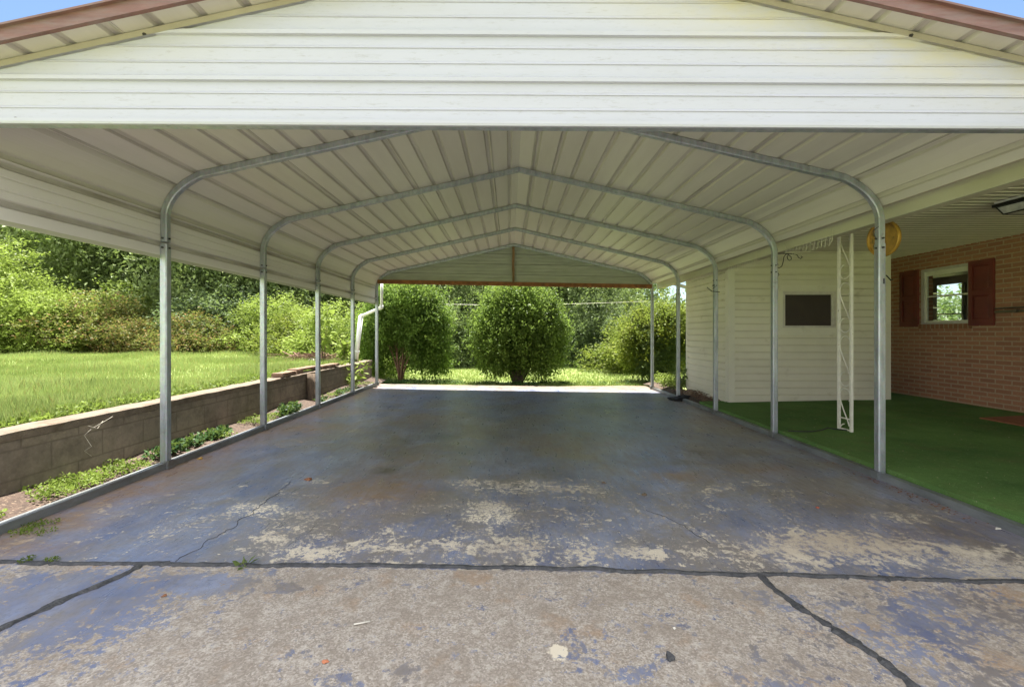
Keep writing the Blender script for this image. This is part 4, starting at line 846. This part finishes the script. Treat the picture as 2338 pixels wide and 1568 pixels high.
spec = [('tall', 60, 22, 1.0, 'leaf_mid'), ('round', 200, 21, 1.25, 'leaf_mid'), ('tall', 330, 22, 1.05, 'leaf_mid'), ('round', 470, 20, 1.2, 'leaf_mid'), ('tall', 560, 22, 1.0, 'leaf_dark'), ('round', 640, 21, 1.1, 'leaf_mid'), ('tall', 740, 23, 1.0, 'leaf_dark'),
        ('round', 830, 22, 1.0, 'leaf_mid'), ('tall', -100, 22, 1.1, 'leaf_olive'), ('tall', 930, 24, .95, 'leaf_mid'), ('round', 1030, 22, .95, 'leaf_mid'), ('tall', 1110, 25, 1.0, 'leaf_dark'), ('round', 1210, 23, 1.0, 'leaf_mid'), ('tall', 1310, 22, .85, 'leaf_mid'),
        ('broad', 1370, 21, .95, 'leaf_mid'), ('round', 1405, 24, .92, 'leaf_mid'), ('broad', 1400, 18.5, .55, 'leaf_grey'), ('round', 1560, 27, .42, 'leaf_mid'), ('broad', 1680, 28, .5, 'leaf_mid')]
adj = ['first tree of the wood from the left, behind the lime tree', 'full green tree between the lime tree and the nearest left leg', 'tall green tree just left of the nearest left leg', 'rounded green tree just right of the nearest left leg', 'dark tall tree just left of the second left leg', 'green tree just right of the second left leg',
       'dark tall tree by the third left leg', 'green tree behind the fourth left leg', 'olive tree peeping over the lime tree at the left frame edge', 'tall green tree above the multi-stemmed shrub', 'green tree in the gap between the two big shrubs', 'dark tree seen between the left shrub and the centre shrub',
       'green tree hidden behind the centre shrub', 'tall green tree rising right of the centre shrub', 'broad green tree right of the centre shrub', 'tree left of the far right corner leg', 'small greyish tree low at the lawn edge right of the centre shrub', 'distant tree under the strip of sky by the siding room', 'distant low tree behind the siding room']
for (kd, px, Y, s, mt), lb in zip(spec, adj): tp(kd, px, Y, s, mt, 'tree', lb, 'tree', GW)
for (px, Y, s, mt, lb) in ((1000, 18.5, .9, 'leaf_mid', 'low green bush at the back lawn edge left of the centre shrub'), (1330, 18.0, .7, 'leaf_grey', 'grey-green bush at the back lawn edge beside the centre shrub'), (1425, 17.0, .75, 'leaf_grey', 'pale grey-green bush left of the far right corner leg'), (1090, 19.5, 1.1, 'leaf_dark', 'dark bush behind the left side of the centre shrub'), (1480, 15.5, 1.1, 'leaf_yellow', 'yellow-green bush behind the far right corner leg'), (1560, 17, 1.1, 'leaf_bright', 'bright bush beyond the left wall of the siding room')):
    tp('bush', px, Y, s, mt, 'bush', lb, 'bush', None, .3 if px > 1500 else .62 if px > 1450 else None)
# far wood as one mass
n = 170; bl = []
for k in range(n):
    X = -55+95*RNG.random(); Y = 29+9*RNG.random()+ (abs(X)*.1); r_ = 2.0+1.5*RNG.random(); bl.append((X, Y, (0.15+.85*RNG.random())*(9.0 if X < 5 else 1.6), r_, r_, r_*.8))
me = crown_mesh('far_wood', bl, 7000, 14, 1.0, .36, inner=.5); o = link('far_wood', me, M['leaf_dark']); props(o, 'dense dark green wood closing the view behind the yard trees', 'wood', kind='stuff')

# ------------------------------------------------------------------ grass and weeds
def blades(name, X, Y, h, wdt, mat, label, cat, lean=.35, hj=.5):
    n = len(X); Z = ground_z(X, Y); hh = h*(1+hj*(RNG.random(n)*2-1)); a = RNG.random(n)*6.283; la = RNG.random(n)*6.283; ln = lean*RNG.random(n)*hh
    bx, by = np.cos(a)*wdt/2, np.sin(a)*wdt/2; P0 = np.stack([X-bx, Y-by, Z-.01], 1); P1 = np.stack([X+bx, Y+by, Z-.01], 1)
    P3 = np.stack([X+np.cos(la)*ln*.35+bx*.6, Y+np.sin(la)*ln*.35+by*.6, Z+hh*.6], 1); P2 = np.stack([X+np.cos(la)*ln, Y+np.sin(la)*ln, Z+hh], 1); P4 = np.stack([X+np.cos(la)*ln*.35-bx*.6, Y+np.sin(la)*ln*.35-by*.6, Z+hh*.6], 1)
    V = np.stack([P0, P1, P3, P2, P4], 1).reshape(-1, 3); o = link(name, np_mesh(name, V, np.arange(5*n).reshape(-1, 5), 5), mat); return props(o, label, cat, kind='stuff')
n = 150000; Y = 2.3+14*RNG.random(n)**1.25; X = -3.62-(1.25*Y-2.2).clip(.5)*RNG.random(n)**1.1; 
k = (X > -1.25*Y-.5); X, Y = X[k], Y[k]
cl = np.array([mnoise.noise(Vector((float(x)*.8, float(y)*.8, 0))) for x, y in zip(X, Y)])
blades('lawn_grass', X, Y, (.055+.07*np.clip(cl+.2, 0, 1))*(1+.03*(Y-3)), .0045*(1+.13*(Y-2)), M['grass'], 'bright green long grass of the raised left lawn', 'grass')
n = 70000; Y = 10.75+11*RNG.random(n)**1.3; X = -4.0+10.5*RNG.random(n); X = X*(Y/13); k = ~((np.abs(X-.235) < .5) & (Y < 12.1)) & ~((X > 3.0) & (Y < 10.9)); X, Y = X[k], Y[k]
blades('back_grass', X, Y, .05+.02*RNG.random(len(X)), .012, M['grass'], 'sunlit mown grass of the back yard beyond the slab', 'grass')
def weeds(name, spots, mat, label, cat, size=.03, per=1, kind='stuff', group=None, zf=None):
    Vs, Fs, off = [], [], 0
    for (x, y, z, r, h, n) in spots:
        rr_ = r*np.sqrt(RNG.random(n)); a = RNG.random(n)*6.283; P = np.stack([x+rr_*np.cos(a), y+rr_*np.sin(a), z+h*RNG.random(n)*(1-.6*(rr_/r)**2)], 1)
        N = np.stack([np.cos(a), np.sin(a), np.full(n, .9)], 1)*.6; V, Fc = leaves(P, N, size, ratio=.62); Vs.append(V); Fs.append(Fc+off); off += len(V)
    o = link(name, np_mesh(name, np.concatenate(Vs), np.concatenate(Fs), 4), mat); return props(o, label, cat, group, kind)
sp = []
for k in range(260):
    y = 2.3+8*random.random()**1.3; dens = mnoise.noise(Vector((y*1.3, 2, 0)))
    if dens < (.12 if y > 3.2 else -.1): continue
    x = -3.32+.26*random.random(); sp.append((x, y, .09, .06+.05*random.random(), .03+.05*random.random(), 60))
weeds('ground_weeds', sp, M['weed'], 'light green creeping weeds in the soil between block wall and left rail', 'weeds', .022)
sp = [(-3.22+.1*random.random(), 3.95+random.random()*1.1, .09, .07, .08, 40) for k in range(26)]+[(-3.1+.08*random.random(), 5.9+random.random()*.5, .09, .08, .14, 50) for k in range(12)]+[(-3.1, 7.2+random.random()*1.8, .08, .07, .08, 30) for k in range(14)]
weeds('ground_ivy', sp, M['weed_dark'], 'darker broad-leaved ivy at the foot of the block wall', 'ivy', .045)
sp = [(-3.62-.25*random.random(), 2.2+8.5*random.random(), LAWN_Z+.02, .10, .05, 34) for k in range(330)]
weeds('wall_top_weeds', sp, M['weed'], 'broad-leaved weeds along the lawn edge behind the wall cap', 'weeds', .04)
sp = [(x, 10.75+.5*random.random(), -.07, .13, .12, 60) for x in [random.uniform(-3.4, -1.2) for k in range(26)]]+[(x, 10.9+.4*random.random(), -.07, .10, .07, 40) for x in [random.uniform(-1.2, 3.3) for k in range(20)]]
weeds('back_weeds', sp, M['weed_dark'], 'trailing weeds where the dirt apron meets the back grass', 'weeds', .04)
# seedling with big leaves at the end of the wall
def sapling(name, loc, hs, size, mat, label, cat, n=40, rad=.22, seed=0):
    th = thing(name, label, cat, loc); rr = random.Random(seed); m = MB(); P = []; N = []
    for k in range(5):
        a = rr.uniform(0, 6.28); tip = Vector((math.cos(a)*rad*rr.random(), math.sin(a)*rad*rr.random(), hs*rr.uniform(.6, 1))); m.tube([(0,0,0), tip*.5+Vector((0,0,.05)), tip], [.008, .005, .002], 5)
        for j in range(n//5): u = rr.uniform(.3, 1.05); p = tip*u; P.append((p.x+rr.uniform(-.06,.06), p.y+rr.uniform(-.06,.06), p.z)); N.append((math.cos(a), math.sin(a), .2))
    s_ = m.build('stem', M['bark']); s_.parent = th; V, Fc = leaves(np.array(P), np.array(N), size, droop=.4, ratio=.75); l_ = link('foliage', np_mesh('foliage', V, Fc, 4), mat); l_.parent = th; return th
sapling('sapling', (-3.25, 9.3, .08), .75, .13, M['leaf_bright'], 'broad-leaved seedling on the soil between the two farthest left legs', 'sapling', 55, .30, 2)
sapling('sapling', (-3.75, 10.4, .45), .75, .15, M['leaf_bright'], 'large-leaved sapling beside the foot of the white downspout', 'sapling', 70, .35, 5)
sapling('sapling', (-4.4, 10.6, .45), 1.5, .16, M['leaf_bright'], 'tall drooping sapling left of the white downspout', 'sapling', 150, .45, 8)
# bed plants at right
sp = [(3.35+.25*random.random(), 9.0+1.5*random.random(), .03, .12, .28, 90) for k in range(14)]; weeds('bed_weeds', sp, M['leaf_bright'], 'leafy pale green weeds in the bed before the siding room', 'weeds', .04)
sapling('sapling', (3.52, 9.15, .02), .5, .10, M['leaf_mid'], 'green seedling against the far end of the siding room', 'sapling', 60, .12, 11)
m = MB()
for k in range(260):
    x, y = 3.28+.32*random.random(), 7.6+1.5*random.random(); a = random.uniform(0, 3.14); d = Vector((math.cos(a), math.sin(a), random.uniform(-.3,.5))).normalized(); p = Vector((x, y, .04+.08*random.random()*math.exp(-((y-8.3)/.5)**2))); m.bar(p-d*.03, p+d*.03, .012, .005)
o = m.build('leaf_litter', M['rotwood']); props(o, 'brown leaf litter and twigs in the bed by the siding room', 'leaf litter', kind='stuff')
lump_o = lump('edging_stone', (3.45, 8.55, .02), .10, .20, .10, M['stone'], 12, amp=.2); props(lump_o, 'pale rounded edging stone in the bed by the siding room', 'stone')
# gutter splash: white edging stick
# twig pile on the lawn
tpile = []; m = MB()
for k in range(130):
    p = Vector((-4.9+random.gauss(0, .32), 11.0+random.gauss(0, .25), LAWN_Z+.02+.16*random.random())); a = random.uniform(0, 3.14); d = Vector((math.cos(a), math.sin(a)*.6, random.uniform(-.25,.25))).normalized(); L = random.uniform(.06,.28); m.bar(p-d*L, p+d*L, .022, .016)
o = m.build('stick_pile', M['rotwood']); props(o, 'pile of broken brown sticks on the lawn beyond the wall planks', 'sticks', kind='stuff')
MBk = lump('rock', (-4.75, 10.75, LAWN_Z+.0), .11, .09, .09, M['chip'], 5, amp=.25); props(MBk, 'pale rock in front of the stick pile', 'rock')

# ------------------------------------------------------------------ litter on the slab
def weed_tuft(px, py, label, n=60, r=.05, h=.035, size=.02, mat='weed'):
    X, Y = floor_at(px, py); return weeds('weed', [(X, Y, zs(X)+.004, r, h, n)], M[mat], label, 'weed', size, kind=None)
weed_tuft(62, 1281, 'small weed tuft at the left end of the tar joint', 70, .03, .02, .012)
weed_tuft(117, 1281, 'second weed tuft from the left growing in the tar joint', 70, .03, .02, .012)
weed_tuft(555, 1292, 'broad-leaved green weed in the tar joint left of centre', 14, .022, .02, .045, 'leaf_mid')
X, Y = floor_at(60, 1205); weeds('weed', [(X+random.uniform(-.2,.2), Y+random.uniform(-.10,.10), zs(X)+.004, .05, .02, 60) for k in range(9)], M['weed'], 'weed mat creeping over the slab below the left rail', 'weed', .014, kind='stuff')
def chip(px, py, L, W, rz, mat, name, label, cat, H=.004):
    X, Y = floor_at(px, py); m = MB(); n = 8
    for i in range(n): a = 2*math.pi*i/n; k = 1+.3*math.sin(i*2.3+px); m.v.append((L*k*math.cos(a), W*k*math.sin(a), 0.001))
    for i in range(n): a = 2*math.pi*i/n; k = (1+.3*math.sin(i*2.3+px))*.8; m.v.append((L*k*math.cos(a), W*k*math.sin(a), H+H*.6*math.sin(i)))
    m.f = [tuple(range(n, 2*n))]+[(i, (i+1)%n, n+(i+1)%n, n+i) for i in range(n)]; m.sm = [False]*len(m.f); o = m.build(name, mat); o.location = (X, Y, zs(X)+.002); o.rotation_euler = (0, 0, R(rz)); return props(o, label, cat)
chip(457, 1048, .024, .013, 20, simple('yellow_leaf', (.42, .25, .05), .7), 'fallen_leaf', 'yellow fallen leaf on the slab near the nearest left leg', 'leaf', .010)
chip(703, 1096, .032, .015, -10, M['deadleaf'], 'fallen_leaf', 'curled brown leaf on a pale worn patch left of centre', 'leaf', .012)
chip(375, 1361, .012, .007, 35, M['deadleaf'], 'fallen_leaf', 'rust coloured leaf scrap in front of the tar joint, left', 'leaf')
chip(742, 1512, .014, .008, 0, simple('orange_leaf', (.55, .20, .10), .7), 'fallen_leaf', 'orange leaf scrap in the foreground concrete', 'leaf')
chip(1530, 1504, .016, .018, 20, M['tar'], 'tar_lump', 'black tar lump on the foreground concrete', 'tar lump', .012)
chip(1471, 1131, .020, .012, 15, M['bark'], 'fallen_leaf', 'dark curled leaf right of the tyre-mark worn patch', 'leaf', .010)
chip(1378, 1103, .02, .008, -30, M['bark'], 'twig_scrap', 'dark scrap on the blue paint right of centre', 'twig', .008)
chip(1867, 1160, .012, .009, 0, simple('red_leaf', (.35, .09, .05), .7), 'fallen_leaf', 'tiny red leaf scrap on the slab at right', 'leaf', .006)
chip(2278, 1208, .022, .010, 10, M['chip'], 'paint_chip', 'white chip beside the right rail', 'chip', .005)
chip(1540, 1436, .006, .006, 0, M['chip'], 'paint_chip', 'small round white chip in the right foreground', 'chip', .004)
X, Y = floor_at(826, 1425); m = MB().tube([(X-.03, Y-.008, zs(X)+.006), (X, Y, zs(X)+.007), (X+.03, Y+.012, zs(X)+.006)], .003, 6); o = m.build('straw', M['chip']); props(o, 'short white stick in the left foreground', 'stick')
m = MB()
for k in range(300):
    if k < 120: X = 3.13-.10*random.random(); Y = 2.9+random.random()*1.4*random.random()+.5*random.random()
    elif k < 150: X = random.uniform(-2.8, 3.0); Y = 2.4+6.5*random.random()**.8
    else: X = 3.13-.05*random.random(); Y = 3+6*random.random()
    a = random.uniform(0, 6.28); L = random.uniform(.004, .016) if k < 120 else random.uniform(.002, .008); z = zs(X)+.003; c, s_ = math.cos(a)*L, math.sin(a)*L
    m.add([(X-c, Y-s_, z), (X+s_*.4, Y-c*.4, z+.003), (X+c, Y+s_, z+.002), (X-s_*.4, Y+c*.4, z+.004)], [(0,1,2,3)])
o = m.build('leaf_crumbs', M['deadleaf']); props(o, 'brown leaf crumbs scattered along the foot of the right rail', 'leaf crumbs', kind='stuff')
